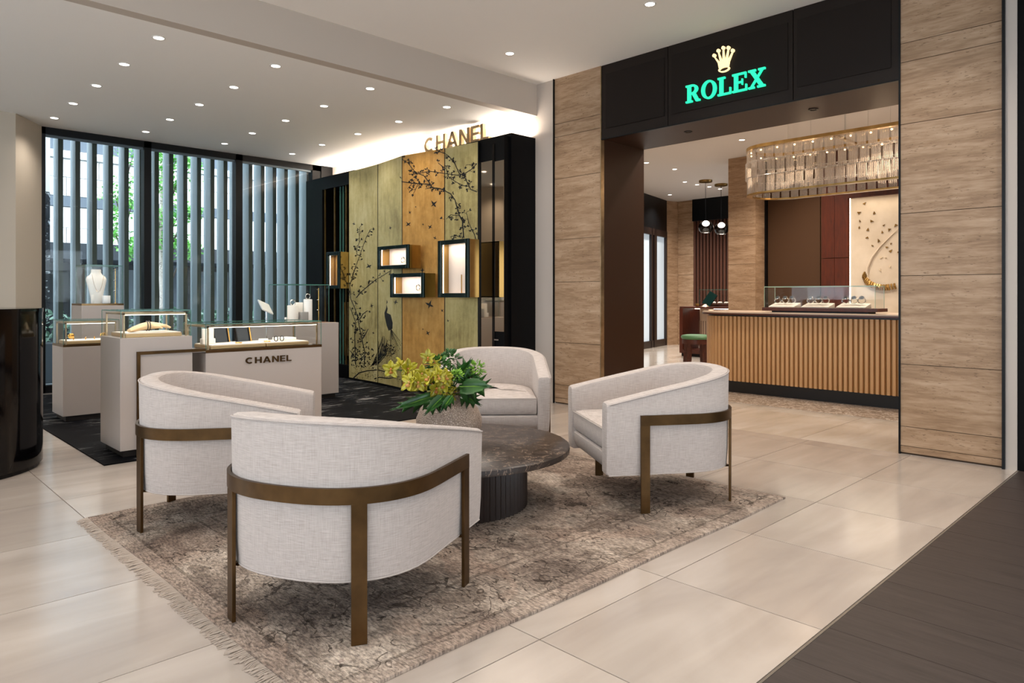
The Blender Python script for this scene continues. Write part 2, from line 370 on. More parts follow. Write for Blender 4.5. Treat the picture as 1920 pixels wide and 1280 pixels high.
# --- ceilings
ZU, ZL, ZS = 3.62, 3.26, 3.5
BY = 5.58
UC = struct(box('ceiling', CEIL, -4.1, SX+.5, -5.1, BY, ZU, ZU+.1), 'warm white upper ceiling')
struct(box('ceiling', CEIL, -4.1, SX+.1, BY+.12, 10.5, ZL, ZL+.1), 'lower white ceiling over the boutique corner')
struct(box('wall_beam', TAUPE, -4, SX, BY, BY+.12, ZL, ZU+.05), 'plaster drop between the two ceilings')
struct(box('ceiling', mat('shop_ceiling', '#d4cfcc', .8), SX+.77, 17, -2, 12, ZS, ZS+.1), 'white ceiling inside the watch shop')
# --- walls around
struct(box('wall_back', PILW, SX, SX+.12, 5.31, 10.2, 0, 3.75), 'white wall behind the gold screen')
struct(box('wall_left', BEIGE, -4, 1.56, 9.62, 9.72, 0, ZL), 'beige wall left of the window')
MB().prism([(1.56, 9.62), (1.905, 10.13), (1.905, 10.25), (1.50, 9.70)], 0, ZL).build('wall_reveal', BEIGE)
struct(bpy.data.objects['wall_reveal'], 'splayed beige window reveal')
def unglazed(name, n, label, along, pos, a0, a1, z0, z1):  # added openings behind the camera; they let in sky as frontal fill
    t = thing(name, label, ''); del t['category']; struct(t)
    def gb(nm, m, u0, u1, w0, w1, zz0, zz1): return box(nm, m, *( (w0, w1, u0, u1) if along == 'y' else (u0, u1, w0, w1)), zz0, zz1, t)
    gb('fill_opening_sill', BEIGE, a0, a1, pos-.1, pos, 0, z0); gb('fill_opening_lintel', BEIGE, a0, a1, pos-.1, pos, z1, 3.75)
    for k in range(n+1): u = a0+(a1-a0)*k/n; gb('mullion', BLACKM, u-.04, u+.04, pos-.1, pos, z0, z1)  # mullions of the added fill openings
unglazed('fill_opening_2', 6, 'added opening behind the camera, letting in fill daylight', 'y', -4.0, -5.0, 10.0, .9, 2.6)
unglazed('fill_opening_3', 6, 'added side opening behind the camera, letting in fill daylight', 'x', -5.0, -4.0, 9.0, .9, 2.6)
struct(box('wall_right', mat('black_wall', '#050404', .5, spec=.1), SX, SX+.1, -5, 1.03, 0, 3.7), 'black wall at the right edge')
struct(box('wall_strip', PILW, SX-.01, SX+.1, 1.03, 1.096, 0, 3.7), 'narrow white wall strip beside the stone column')
struct(box('baseboard_back', PILW, SX-.014, SX, 5.315, 5.56, 0, .14), 'white baseboard by the stone column')
struct(box('trim_2', BLACKM, SX-.02, SX, 5.305, 5.315, 0, ZU), 'black edge strip beside the left stone column')
struct(box('trim_3', BLACKM, SX-.03, SX+.1, 1.096, 1.114, 0, 3.7), 'black edge strip of the right stone column')
# --- travertine columns
def column(name, y0, y1, joints, label):
    o = struct(box(name, mat(name+'_joint', '#4a3828', .9), SX+.012, SX+.30, y0, y1, 0, ZU), label)
    for a, b in zip(joints[:-1], joints[1:]):
        MB().box(-.013, .012, -(y1-y0)/2, (y1-y0)/2, a-(a+b)/2+.0022, b-(a+b)/2-.0022).build('stone_slab', TRAV, o, loc=(SX+.013, (y0+y1)/2, (a+b)/2))
    return o
JZ = [0.012, .063, .21, .681, 1.35, 1.821, 2.498, 2.968, 3.112, 3.622]
column('wall_column', 4.655, 5.303, JZ, 'travertine clad column left of the shop entrance')
column('wall_column', 1.118, 1.762, JZ, 'travertine clad column right of the shop entrance')
struct(box('trim_4', CHAMP, SX-.004, SX+.05, 4.645, 4.656, 0, 3.612), 'thin brass edge of the left stone column')
struct(box('trim_5', BLACKM, SX-.01, SX+.30, 1.762, 1.775, 0, 3.612), 'black edge of the entrance beside the right column')
# --- portal
ZB = 2.85
fa = struct(box('wall_fascia', DKBRONZE, SX+.03, SX+.77, 1.775, 4.645, ZB, ZU), 'dark bronze fascia above the shop entrance')
for (a, b) in ((3.835, 4.645), (2.60, 3.829), (1.775, 2.594)):
    p = MB().box(SX+.008, SX+.03, a, b, ZB, ZU).build('fascia_panel', DKBRONZE, fa, bevel=.003)
for (a, b) in ((3.87, 4.59), (2.64, 3.79), (1.83, 2.56)):
    MB().box(SX, SX+.008, a, b, ZB+.10, ZU-.10).build('inset_panel', mat('fascia_inset', '#19110c', .5, 0, .2), fa, bevel=.002)
box('fascia_edge', BLACKM, SX-.002, SX+.03, 1.775, 4.645, ZB-.012, ZB, fa)
struct(MB().box(SX+.03, SX+.77, 1.775, 4.645, ZB-.004, ZB).build('ceiling_portal', JAMB), 'brown soffit of the shop entrance')
jm = struct(box('wall_jamb', JAMB, SX+.012, SX+.77, 4.646, 4.70, 0, ZB), 'dark brown jamb at the left of the entrance')
struct(box('wall_jamb', JAMB, SX+.30, SX+.77, 1.60, 1.775, 0, ZB), 'dark brown jamb at the right of the entrance')
struct(box('wall_header', JAMB, SX+.30, SX+.77, 4.70, 5.4, 0, 3.7), 'shop wall return')
struct(box('wall_front_inner', WHITE, SX+.70, SX+.80, 4.70, 12, 0, 3.6), 'inner shop front wall')
struct(box('wall_front_inner', WHITE, SX+.70, SX+.80, -2, 1.70, 0, 3.6), 'inner shop front wall beside the right column')
struct(box('wall_over_portal', WHITE, SX+.70, SX+.80, 1.6, 4.8, ZB, 3.6), 'inner wall above the entrance')
def soffit_lamp(px, py, lab):
    p = at_z(px, py, ZB-.004); t = thing('downlight', lab, 'downlight', (p.x, p.y, ZB-.004), group='dark downlights in the entrance soffit')
    MB().lathe([(.042, 0), (.042, -.006), (.03, -.006), (.026, 0)], 20).build('ring', BLACKM, t, True); MB().cyl((0, 0), .026, -.002, 0).build('lens', mat('dark_lens', '#1a120c', .2), t)
soffit_lamp(1290, 247, 'small black downlight in the brown entrance soffit, left one'); soffit_lamp(1525, 205, 'small black downlight in the brown entrance soffit, right one')

# --- window wall
WY = 10.13
wn = struct(thing('window_1', 'tall three bay window in a black metal frame', 'window'), None); wn['kind'] = 'structure'; del wn['category']
box('top_rail', BLACKM, 1.905, 5.66, WY, WY+.12, ZL-.085, ZL, wn); box('bottom_rail', BLACKM, 1.905, 5.66, WY, WY+.12, 0, .1, wn)
for a, b in ((1.905, 1.945), (3.06, 3.15), (4.295, 4.395), (5.515, 5.66)): box('mullion', BLACKM, a, b, WY, WY+.13, 0, ZL, wn)
for a, b in ((1.945, 3.06), (3.15, 4.295), (4.395, 5.515)):
    MB().box(a, b, WY+.06, WY+.075, .1, ZL-.085).build('pane', WGLASS, wn)
    box('glazing_bead', mat('grey_bead', '#5f6a70', .4, .5), a, b, WY+.03, WY+.06, ZL-.115, ZL-.085, wn)
struct(box('wall_window', BLACKM, 5.66, 6.0, WY-.02, WY+.2, 0, ZL), 'black window end post')
box('wall_above', CEIL, -4, 6, WY+.0, WY+.2, ZL, ZL+.8); struct(bpy.data.objects['wall_above'], 'wall above the window')

# --- shop interior walls
XW = 10.9
sc_ = struct(box('wall_pier', TRAV, XW+.02, XW+.40, 5.45, 5.93, 0, ZS), 'travertine pier inside the shop')
zz = [0, .47, .94, 1.41, 1.72, 2.19, 2.86, ZS]
for a, b in zip(zz[:-1], zz[1:]): MB().box(-.012, .012, -.24, .24, (a-b)/2+.002, (b-a)/2-.002).build('stone_slab', TRAV, sc_, loc=(XW+.009, 5.69, (a+b)/2))
XB = 11.32
struct(box('wall_inner', PANEL2, XB, XB+.1, -2, 5.93, 0, ZS), 'taupe back wall behind the shop counter')
bwv = thing('wall_panelling', '', '');  del bwv['category']; struct(bwv, 'panelled back wall behind the shop counter')
def bx(px, x): return at_x(px, 554, x).y
box('black_reveal', BLACKM, XB-.10, XB, bx(1441, XB), bx(1430, XB), 0, ZS, bwv)
box('taupe_panel', PANEL2, XB-.03, XB, bx(1539, XB), bx(1441, XB)-.005, 0, ZS, bwv)
y0, y1 = bx(1590, XB-.08), bx(1540, XB-.08); n = 3
for i in range(2):
    for (a, b) in ((0, 1.05), (1.055, 1.78), (1.785, 2.9), (2.905, ZS)): box('walnut_panel', RWOOD, XB-.08, XB-.02, y0+(y1-y0)*i/2+.002, y0+(y1-y0)*(i+1)/2-.002, a+.002, b-.002, bwv)
box('walnut_panel', RWOOD, XB-.08, XB-.02, -1, y0, at_x(1600, 374, XB-.08).z+.03, ZS, bwv)
# door wall at the back left of the shop
A = Vector((13.0, 9.20)); B = Vector((14.62, 9.60))
dr = (B-A).normalized(); nn = Vector((dr.y, -dr.x))
dw = thing('door_1', 'dark framed glass doors at the back of the shop', ''); del dw['category']; struct(dw)
def dbox(name, m, a, b, z0, z1, d0, d1):
    P = [A+dr*a+nn*d0, A+dr*b+nn*d0, A+dr*b+nn*d1, A+dr*a+nn*d1]
    return MB().prism([(p.x, p.y) for p in P], z0, z1).build(name, m, dw)
L = (B-A).length; BRN = mat('dark_brown_frame', '#20140f', .4)
dbox('header', BLACKM, -3, L, 2.72, ZS, -.1, .02); dbox('bottom_rail', BRN, -3, L, 0, .16, -.08, .02)
CURT_GLOW = mat('daylit_curtain_glow', '#aeb6ba', .8, emit=(.62, .72, .8), es=.55)  # emission puts blue daylight into the door panes
for a, b in ((L-.06, L), (L-.86, L-.70), (L-1.05, L-.98), (L-1.8, L-1.7)): dbox('stile', BRN, a, b, 0, 2.75, -.08, .03)
for a, b in ((L-.70, L-.06), (L-1.7, L-1.05)): dbox('pane', CURT_GLOW, a, b, .16, 2.62, -.05, -.03)
dbox('top_rail', BRN, -3, L, 2.6, 2.75, -.08, .03)
tw = struct(MB().prism([(14.62, 9.60), (15.0, 9.5), (15.0, 9.06), (15.3, 9.06), (15.3, 9.9), (14.62, 9.9)], 0, ZS).build('wall_stone_corner', TRAV), 'travertine corner wall at the back of the shop')
zz = [.0, .42, .83, 1.3, 1.7, 2.2, 2.7, 3.1, ZS]
for a, b in zip(zz[:-1], zz[1:]):
    MB().box(-.01, .01, -.215, .215, (a-b)/2+.003, (b-a)/2-.003).build('stone_slab', TRAV, tw, loc=(14.99, 9.28, (a+b)/2))
sw = struct(box('wall_slatted', mat('slat_backing', '#0b0706', .7), 15.0, 15.1, 4, 9.055, 0, ZS), 'dark wall with vertical wood slats')
box('header', BLACKM, 14.9, 15.0, 4, 9.05, 2.98, ZS, sw)
slm = None
yy = 9.02
while yy > 7.2:
    if slm is None: slm = MB().box(-.04, 0, -.026, .026, 0, 2.98).build('slat', mat('slat_wood', '#4d2815', .5), sw, loc=(15.0, yy, 0))
    else: inst(slm, sw, (15.0, yy, 0))
    yy -= .087
struct(box('wall_shop_end', WHITE, SX+.8, 17, 11.5, 11.6, 0, ZS), 'end wall of the shop'); struct(box('wall_shop_end', WHITE, SX+.8, 17, -2.1, -2, 0, ZS), 'other end wall of the shop')
struct(box('wall_shop_back', WHITE, 15.1, 15.2, 3, 6, 0, ZS), 'back wall of the shop')

# ================================================================== DOWNLIGHTS
dl0 = None
def downlight(x, y, z, power, label, group, col=NEUT, r=.05, ang=125):
    global dl0
    if dl0 is None:
        dl0 = thing('downlight', label, 'downlight', (x, y, z))
        MB().lathe([(.052, 0), (.052, -.004), (.040, -.004), (.038, 0)], 24).build('trim_ring', TRIM, dl0, True); MB().cyl((0, 0), .038, -.003, 0).build('lens', DISC, dl0); t = dl0
    else:
        t = copy_tree(dl0); t.location = (x, y, z)
    t['label'] = label; t['group'] = group
    if power: spot_light('downlight_beam', (x, y, z-.03), power, col, ang, 1.0)
    return t
RX = [1.92, 2.905, 3.895, 4.875]; RY = [6.0, 6.9, 7.79, 8.69, 9.55]
RN = ['leftmost row', 'second row from left', 'second row from gold screen', 'row nearest gold screen']
for i, x in enumerate(RX):
    for j, y in enumerate(RY):
        downlight(x, y, ZL, P_LOW*(.6 if j == 0 else 1.0), 'downlight in the lower ceiling, %s from the window, %s' % (ORD[4-j], RN[i]), 'downlights of the lower ceiling')
for x in (4.91, 3.24, 1.57, -.1, -1.8):
    for y in (5.05, 3.38, 1.71, .04, -1.6):
        if x < 4.5 and y > 4.5: y = 4.3
        if x > 4.5 and y > 3:
            downlight(x, y, ZU, P_UP, 'recessed round downlight in the upper ceiling, %s' % ('nearest the gold screen' if y > 4 else 'in front of the lit crown sign'), 'downlights of the upper ceiling')
        else:                        # fixtures behind and above the frame belong to the ceiling
            MB().lathe([(.052, 0), (.052, -.004), (.040, -.004), (.040, -.003), (.0005, -.003)], 20).build('recessed_fixture', DISC, UC, loc=(x, y, ZU)); spot_light('downlight_beam', (x, y, ZU-.03), P_UP*(.5 if x < 0 else .8 if x < 2 else 1.15), NEUT, 125, 1.0)
for i, p in enumerate([(1391, 262), (1212, 305), (1265, 317), (1284, 341), (1307, 346), (1330, 350), (1256, 365), (1350, 354)]):
    q = at_z(*p, ZS); w8 = ['beside the crystal chandelier', 'nearest the entrance jamb', 'above the pale shop floor, second from the jamb', 'left of the pendant lamps', 'between jamb and pendant lamps, beside the left canopy', 'below the left pendant canopy', 'in front of the glass doors', 'below the right pendant canopy'][i]
    downlight(q.x, q.y, ZS, P_SHOP, 'recessed downlight in the shop ceiling, '+w8, 'downlights of the shop ceiling', NEUT)
for p in ((8.2, 1.9), (9.6, 3.4), (9.6, 1.6), (7.2, 4.2), (10.4, 4.5)): spot_light('shop_beam', (p[0], p[1], ZS-.03), P_SHOP, WARM, 125, 1.0)

# ================================================================== ARMCHAIRS
CW, XF, XC, XBK = .405, .41, -.05, -.425      # half width, arm front, where the curve starts, back
def plan(off, ns=26):
    """U-shaped outline from the left arm front round the back to the right arm front, moved inwards by off"""
    w_, xb = CW-off, XBK+off; pts = []
    for x in (XF, XF-.10, XF-.22, XF-.34): pts.append((x, w_))
    for i in range(ns+1):
        t = PI*i/ns; c, s_ = math.cos(t), math.sin(t)
        e = 2/2.35
        pts.append((XC-(XC-xb)*abs(s_)**e, w_*math.copysign(abs(c)**e, c)))
    for x in (XF-.34, XF-.22, XF-.10, XF): pts.append((x, -w_))
    return pts
def ztop(x):
    t = max(0, min(1, (XF-x)/(XF-XBK))); s_ = t*t*(3-2*t)
    return .606+.158*(1-(1-t)**1.15)
def make_chair():
    root = thing('armchair', 'x', 'armchair')
    T = .095
    def section(k, off, z, shrink=0): return None
    P = {o_: plan(o_) for o_ in (0, .006, .02, T-.02, T-.006, T, .012)}
    rings = []
    n = len(P[0])
    for i in range(n):
        zt = ztop(P[0][i][0]); xi = lambda o_: P[o_][i]
        r = []
        for o_, z in ((.02, .205), (.012, .212), (.006, .30), (0, zt-.022), (.006, zt-.007), (.02, zt), (T-.02, zt), (T-.006, zt-.007), (T, zt-.022), (T, .30), (T, .21)):
            x, y = xi(o_); r.append((x, y, z))
        rings.append(r)
    # rounded arm fronts
    def endcap(r, dx, k):
        cx_ = sum(p[1] for p in r)/len(r); cz = sum(p[2] for p in r)/len(r)
        return [(p[0]+dx, cx_+(p[1]-cx_)*k, cz+(p[2]-cz)*(1-(1-k)*.35)) for p in r]
    rings = [endcap(rings[0], .016, .72), endcap(rings[0], .012, .9)]+rings+[endcap(rings[-1], .012, .9), endcap(rings[-1], .016, .72)]
    MB().loft(rings).build('shell', LINEN, root, True)
    # welt along the outer top edge
    MB().tube([(x*1.001, y*1.001, ztop(x)-.012) for x, y in plan(-.0005)], .0035, 6).build('welt', LINEN, root, True)
    MB().tube([(x, y, .207) for x, y in plan(.014)], .004, 6).build('hem_welt', LINEN, root, True)
    # seat base
    inner = [(x, y) for x, y in plan(T-.004)]
    fb = [(XF-.005, -CW+T-.004), (XF-.005, CW-T+.004)]
    pts = [(x, y) for x, y in inner]
    pr = [[(x if x < XF-.2 else x+dx, y, z) for x, y in pts] for z, dx in ((.205, -.05), (.225, -.02), (.27, 0), (.315, 0), (.325, -.012))]
    MB().loft(pr).build('seat_base', LINEN, root, True)
    cu = [(x, y) for x, y in plan(T+.006)]
    def cring(z, k, dx=0): return [((x-.05)*k+.05+(dx if x > XF-.15 else 0), y*k, z+(.012*(1-(y/.3)**2) if z > .44 else 0)) for x, y in cu]
    MB().loft([cring(.327, .955, -.02), cring(.332, .985, -.004), cring(.35, .998, .004), cring(.43, .998, .004), cring(.45, .985, -.004), cring(.46, .93, -.03), cring(.463, .80, -.08), cring(.465, .5, -.15), cring(.466, .15, -.2)]).build('seat_cushion', LINEN, root, True)
    MB().tube([(x+(.006 if x > XF-.15 else 0), y, .447) for x, y in ([(XF, cu[0][1]*.99)]+[(XF, cu[-1][1]*.99)])], .004, 6).build('cushion_piping', mat('piping', '#a59c95', .9) if 'piping' not in bpy.data.materials else bpy.data.materials['piping'], root, True)
    # metal band and legs
    FL = .235; o1, o2 = -.002, -.015
    def band(off):
        return [(x, y) for x, y in plan(off, 34) if x <= FL+1e-6]
    def ext(off):
        b_ = band(off); return [(FL, CW-off)]+[p for p in b_ if p[0] < FL-.02]+[(FL, -(CW-off))]
    a, b_ = ext(o1), ext(o2); r_ = []
    for i in range(len(a)): r_.append([(a[i][0], a[i][1], .478), (b_[i][0], b_[i][1], .478), (b_[i][0], b_[i][1], .534), (a[i][0], a[i][1], .534)])
    MB().loft(r_).build('metal_band', BRONZE, root, True)
    for s_ in (-1, 1):
        yo = s_*(CW+.0085)
        MB().box(FL-.052, FL, s_*(CW+.002), s_*(CW+.015), 0, .4778).build('leg', BRONZE, root, bevel=.0015)
        # rear leg follows the curve
        best = min(range(len(b_)), key=lambda i: abs(b_[i][1]-s_*.275)+(0 if b_[i][0] < -.1 else 9))
        p, q = Vector(b_[best]), Vector(b_[best+1]); t = (q-p).normalized(); nrm = Vector((t.y, -t.x))
        if nrm.dot(p) > 0: nrm = -nrm
        c = [p-t*.027, p+t*.027, p+t*.027+nrm*.014, p-t*.027+nrm*.014]
        MB().prism([(v.x, v.y) for v in c], 0, .48).build('leg', BRONZE, root, bevel=.0015)
        MB().box(FL-.04, FL-.012, s_*(CW-.03), s_*(CW+.004), .198, .208).build('leg_bracket', BRONZE, root)
        m2 = p+nrm*.03; MB().box(m2.x-.012, m2.x+.02, m2.y-.012, m2.y+.012, .198, .208).build('leg_bracket', BRONZE, root)
    return root
ch = make_chair()
CH = [((1.518, 2.482), 26.0, 'linen barrel armchair in front of the marble table, its bronze banded back to the camera'),
      ((1.595, 3.861), -33.9, 'linen barrel armchair left of the marble table, next to the white counter'),
      ((3.612, 2.466), 146.2, 'linen barrel armchair right of the marble table, facing left before the shop entrance'),
      ((3.725, 4.01), 228, 'linen barrel armchair behind the flower vase, its seat cushion facing the camera')]
for i, ((x, y), a, lab) in enumerate(CH):
    o = ch if i == 0 else copy_tree(ch)
    o.location = (x, y, .012); o.rotation_euler = (0, 0, math.radians(a)); o['label'] = lab; o['group'] = 'armchairs around the marble table'

# ================================================================== RUG
rg = thing('area_rug', 'faded beige and brown floral rug with fringed end', 'rug', (2.54, 3.07, 0))
nx, ny = 60, 50; vs = []; fs = []
for j in range(ny+1):
    for i in range(nx+1):
        x = -1.52+3.04*i/nx; y = -1.23+2.46*j/ny
        wv = .006*math.sin(y*4+1)*(1 if i in (0, 1, nx-1, nx) else .3); wy = .005*math.sin(x*5)*(1 if j in (0, ny) else .3)
        vs.append((x+wv, y+wy, .012+.0012*math.sin(x*9)*math.sin(y*7)))
for j in range(ny):
    for i in range(nx): a = j*(nx+1)+i; fs.append((a, a+1, a+nx+2, a+nx+1))
mb = MB().add(vs, fs)
rim = [i for i in range(nx+1)]+[(j+1)*(nx+1)+nx for j in range(ny)]+[ny*(nx+1)+i for i in range(nx-1, -1, -1)]+[j*(nx+1) for j in range(ny-1, 0, -1)]
low = [(vs[i][0], vs[i][1], .001) for i in rim]; b0 = len(mb.v); mb.v += low
for k in range(len(rim)): mb.f.append((rim[k], b0+k, b0+(k+1) % len(rim), rim[(k+1) % len(rim)]))
mb.f.append(tuple(b0+k for k in range(len(rim))))
mb.build('pile', RUG, rg, True)
fr = MB()
for k in range(420):
    y = -1.23+2.46*k/419; a = random.uniform(-.5, .5); ln = random.uniform(.025, .055)
    fr.tube([(-1.515, y, .008), (-1.53-ln*.4, y+a*.012, .007), (-1.53-ln, y+a*.04, .003)], .0019, 4)
fo = fr.build('fringe', FRINGE, rg, True); fo['kind'] = 'stuff'

# ================================================================== TABLE, VASE, FLOWERS
tb = thing('coffee_table', 'round brown marble coffee table on a fluted dark drum base', 'table', (2.60, 3.12, .012))
MB().lathe([(.62, .300), (.652, .304), (.654, .318), (.653, .334), (.645, .340), (0.001, .341)], 96).build('marble_top', EMARB, tb, True)
nf = 72; ring = []
for i in range(nf*6):
    t = 2*PI*i/(nf*6); r = .412-.012*abs(math.sin(t*nf/2))**2; ring.append((r*math.cos(t), r*math.sin(t)))
MB().loft([[(x, y, z) for x, y in ring] for z in (0, .302)]).build('fluted_base', mat('dark_reeded_wood', '#2a1f1a', .35), tb, True)
VC = Vector((2.56, 3.13, .353))
mv, nt, b = base('hammered_ceramic'); vo = N(nt, 'ShaderNodeTexVoronoi', feature='DISTANCE_TO_EDGE'); vo.inputs['Scale'].default_value = 95; nt.links.new(coords(nt, rnd=False), vo.inputs['Vector'])
nt.links.new(ramp(nt, vo.outputs['Distance'], [(0.0, '#7d6a5c'), (.12, '#a8917f'), (.4, '#c2ad9b')]), b.inputs['Base Color']); b.inputs['Roughness'].default_value = .3; b.inputs['Metallic'].default_value = .15
bump(nt, b, math_n(nt, 'MINIMUM', vo.outputs['Distance'], .25), .8, .01)
vz = MB(); prof = [(.085, 0), (.12, .006), (.165, .05), (.188, .105), (.187, .15), (.165, .205), (.12, .25), (.092, .272), (.084, .292), (.088, .305), (.082, .305), (.078, .29), (.085, .27), (.06, .24), (.0005, .235)]
n = 64; rings = []
for r, z in prof:
    rings.append([(r*(1-.035*(1 if r > .1 else 0)*abs(math.cos(3*(2*PI*i/n)+.5))**8)*math.cos(2*PI*i/n), r*(1-.035*(1 if r > .1 else 0)*abs(math.cos(3*(2*PI*i/n)+.5))**8)*math.sin(2*PI*i/n), z) for i in range(n)])
tag(vz.loft(rings).build('vase', mv, None, True, loc=VC), 'squat hammered beige vase on the marble coffee table', 'vase')
LEAF = None
def m_leaf(name, c1, c2):
    m, nt, b = base(name); f = noise(nt, coords(nt, (1, 1, 1)), 9, 3)
    nt.links.new(ramp(nt, f, [(.35, c1), (.65, c2)]), b.inputs['Base Color']); b.inputs['Roughness'].default_value = .35
    return m
MLEAF = m_leaf('monstera_green', '#173a14', '#2f5a22'); PETAL = m_leaf('orchid_petal', '#8f8614', '#b8ac30'); LIP = m_leaf('orchid_lip', '#b8622c', '#d8a565'); FERN = m_leaf('light_green', '#3f6a1c', '#6f962f'); STEM = mat('stem_green', '#4c6a25', .5)
NECK = VC+Vector((0, 0, .29))
def frame(d, up=Vector((0, 0, 1))):
    d = d.normalized(); s_ = d.cross(up); s_ = s_.normalized() if s_.length > 1e-5 else Vector((1, 0, 0)); u = s_.cross(d).normalized(); return d, s_, u
def petal(mb, c, d, nrm, L, W, cup=.15):
    d = d.normalized(); s_ = d.cross(nrm).normalized(); nrm = s_.cross(d).normalized(); rows = []
    for t, wd in ((0, .12), (.25, .75), (.55, 1), (.82, .7), (1, .06)):
        p = c+d*L*t; rows.append([p+s_*W*wd*.5*k+nrm*(abs(k)*cup*W-.25*L*t*t*cup) for k in (-1, 0, 1)])
    b0 = len(mb.v); mb.v += [tuple(p) for r in rows for p in r]
    for i in range(4):
        for k in range(2): a = b0+i*3+k; mb.f.append((a, a+1, a+4, a+3))
def leaf_solid(o, t=.0016):
    md = o.modifiers.new('t', 'SOLIDIFY'); md.thickness = t; return o
CAMV = Vector((-FW[0], -FW[1], .15))
def orchid(root, c, size, face):
    d, s_, u = frame(face); mb = MB()
    for a in (90, 18+4, 162-4, 234, 306):
        a = math.radians(a); dirv = s_*math.cos(a)+u*math.sin(a)+d*.25
        petal(mb, c, dirv, d, size*random.uniform(.48, .58), size*.34, .25)
    f = leaf_solid(mb.build('flower', PETAL, root, True))
    lb = MB(); petal(lb, c+d*.004, -u*.7+d*.8, d+u, size*.3, size*.24, -.5); lb.sphere(c+d*size*.08, size*.07, 8)
    leaf_solid(lb.build('lip', LIP, f, True))
def spray(pts, nfl, size, label):
    root = thing('orchid_stem', label, 'flower', group='flowers in the beige vase'); P = [Vector(p) for p in pts]
    MB().tube(P, .0045, 6).build('stem', STEM, root, True)
    for i in range(nfl):
        t = .28+.72*i/(nfl-1); k = t*(len(P)-1); a = min(int(k), len(P)-2); c = P[a].lerp(P[a+1], k-a)
        out = CAMV*random.uniform(.4, 1)+Vector((random.uniform(-.7, .7), random.uniform(-.7, .7), random.uniform(-.35, .5)))
        c = c+out.normalized()*.022+Vector((0, 0, random.uniform(-.03, .02))); orchid(root, c, size*random.uniform(.85, 1.1), out)
def vp(px, py, dd=0): return at_d(px, py, 3.98+dd)
ST = Vector((VC.x, VC.y, VC.z+.24))
spray([ST, vp(838, 735), vp(812, 712, -.04), vp(775, 700, -.08), vp(735, 690, -.1)], 11, .112, 'long yellow green orchid stem reaching furthest left')
spray([ST, vp(838, 738, -.02), vp(820, 722, -.1), vp(795, 722, -.16), vp(765, 716, -.18)], 9, .112, 'yellow green orchid stem drooping over the vase front at left')
spray([ST, vp(842, 735, 0), vp(836, 710, -.1), vp(826, 700, -.16), vp(812, 716, -.2)], 8, .105, 'yellow green orchid stem at the middle of the bouquet')
spray([ST, vp(840, 735, .05), vp(830, 712, .06), vp(815, 692, .05), vp(803, 676, .02)], 6, .095, 'upright yellow green orchid stem at the top of the bouquet')
def monstera(base_p, tip, normal, W, label, nl=4):
    root = thing('monstera_leaf', label, 'leaf', group='large leaves in the beige vase')
    bp, tp = Vector(base_p), Vector(tp_ if False else tip); ax = tp-bp; Lh = ax.length; d = ax.normalized(); s_ = d.cross(Vector(normal)).normalized(); nr = s_.cross(d).normalized()
    MB().tube([ST, (ST+bp)/2+Vector((0, 0, .02)), bp], .004, 6).build('stem', STEM, root, True)
    mb = MB(); nseg = nl*2
    for side in (-1, 1):
        b0 = len(mb.v)
        for i in range(nseg+1):
            t = i/nseg; full = W*1.25*math.sin(PI*min(1, (.16+.84*t))**.85)+.004; k = 1.0 if i % 2 == 0 else .34
            p = bp+d*Lh*t; fw_ = d*Lh*(.20 if i % 2 == 0 else -.03)
            for u in (0, .5, 1):
                mb.v.append(tuple(p+s_*side*full*u*(1 if u < .9 else k)+fw_*u+nr*(.012*math.sin(PI*u*.7)-.30*full*u*u)-nr*(.10*Lh*t*t)))
        for i in range(nseg):
            for u in range(2): a = b0+i*3+u; mb.f.append((a, a+1, a+4, a+3))
    leaf_solid(mb.build('blade', MLEAF, root, True), .0014)
    MB().tube([bp, bp.lerp(tp, .5)+nr*.002-nr*.025*Lh, tp-nr*.1*Lh], [.003, .002, .001], 5).build('midrib', FERN, root, True)
UPC = (-.55, -.55, .65)
monstera(vp(815, 742, -.12), vp(745, 762, -.22), UPC, .05, 'split green leaf hanging over the vase at far left')
monstera(vp(832, 742, -.16), vp(800, 772, -.26), UPC, .045, 'green leaf hanging down the vase front')
monstera(vp(862, 725, -.1), vp(915, 722, -.2), UPC, .085, 'broad split green leaf arching to the right')
monstera(vp(858, 715, 0), vp(880, 678, -.05), (-.7, -.6, .2), .065, 'upright dark green leaf right of the orchids')
monstera(vp(866, 738, -.08), vp(897, 756, -.16), UPC, .05, 'dark green leaf hanging down at right')
monstera(vp(848, 742, -.17), vp(828, 768, -.24), UPC, .03, 'narrow dark green leaf at the middle of the vase front')
def greens(c, rad, nlf, size, label, m=FERN, cat='foliage'):
    root = thing('green_sprig', label, cat, group='green sprigs in the beige vase'); MB().tube([ST, (ST+c)/2, c], .004, 6).build('stem', STEM, root, True); mb = MB()
    for k in range(nlf):
        v = Vector((random.gauss(0, 1), random.gauss(0, 1), random.gauss(.2, .8))).normalized(); p = c+v*rad*random.uniform(.5, 1)
        petal(mb, p, v+Vector((random.uniform(-.6, .6), random.uniform(-.6, .6), 0)), Vector((random.uniform(-1, 1), random.uniform(-1, 1), 1)), size, size*.5, .1)
    leaf_solid(mb.build('leaves', m, root, True), .001)
greens(vp(820, 684, .05), .055, 90, .035, 'fluffy dark green sprig at the top of the bouquet', m_leaf('fern_dark', '#24481a', '#3f6d2a'))
greens(vp(845, 676, .1), .05, 80, .035, 'fluffy dark green sprig behind the upright leaf', m_leaf('fern_mid', '#2a5020', '#4a7a30'))
greens(vp(893, 692, -.02), .045, 110, .022, 'lime green flower cluster at the right of the bouquet', m_leaf('lime_green', '#5c8a1e', '#8db83c'))
greens(vp(856, 703, -.1), .03, 70, .018, 'small lime green cluster in the middle of the bouquet', bpy.data.materials['lime_green'])
greens(vp(880, 720, -.02), .06, 80, .045, 'dark green filler leaves at the right of the vase neck', MLEAF)
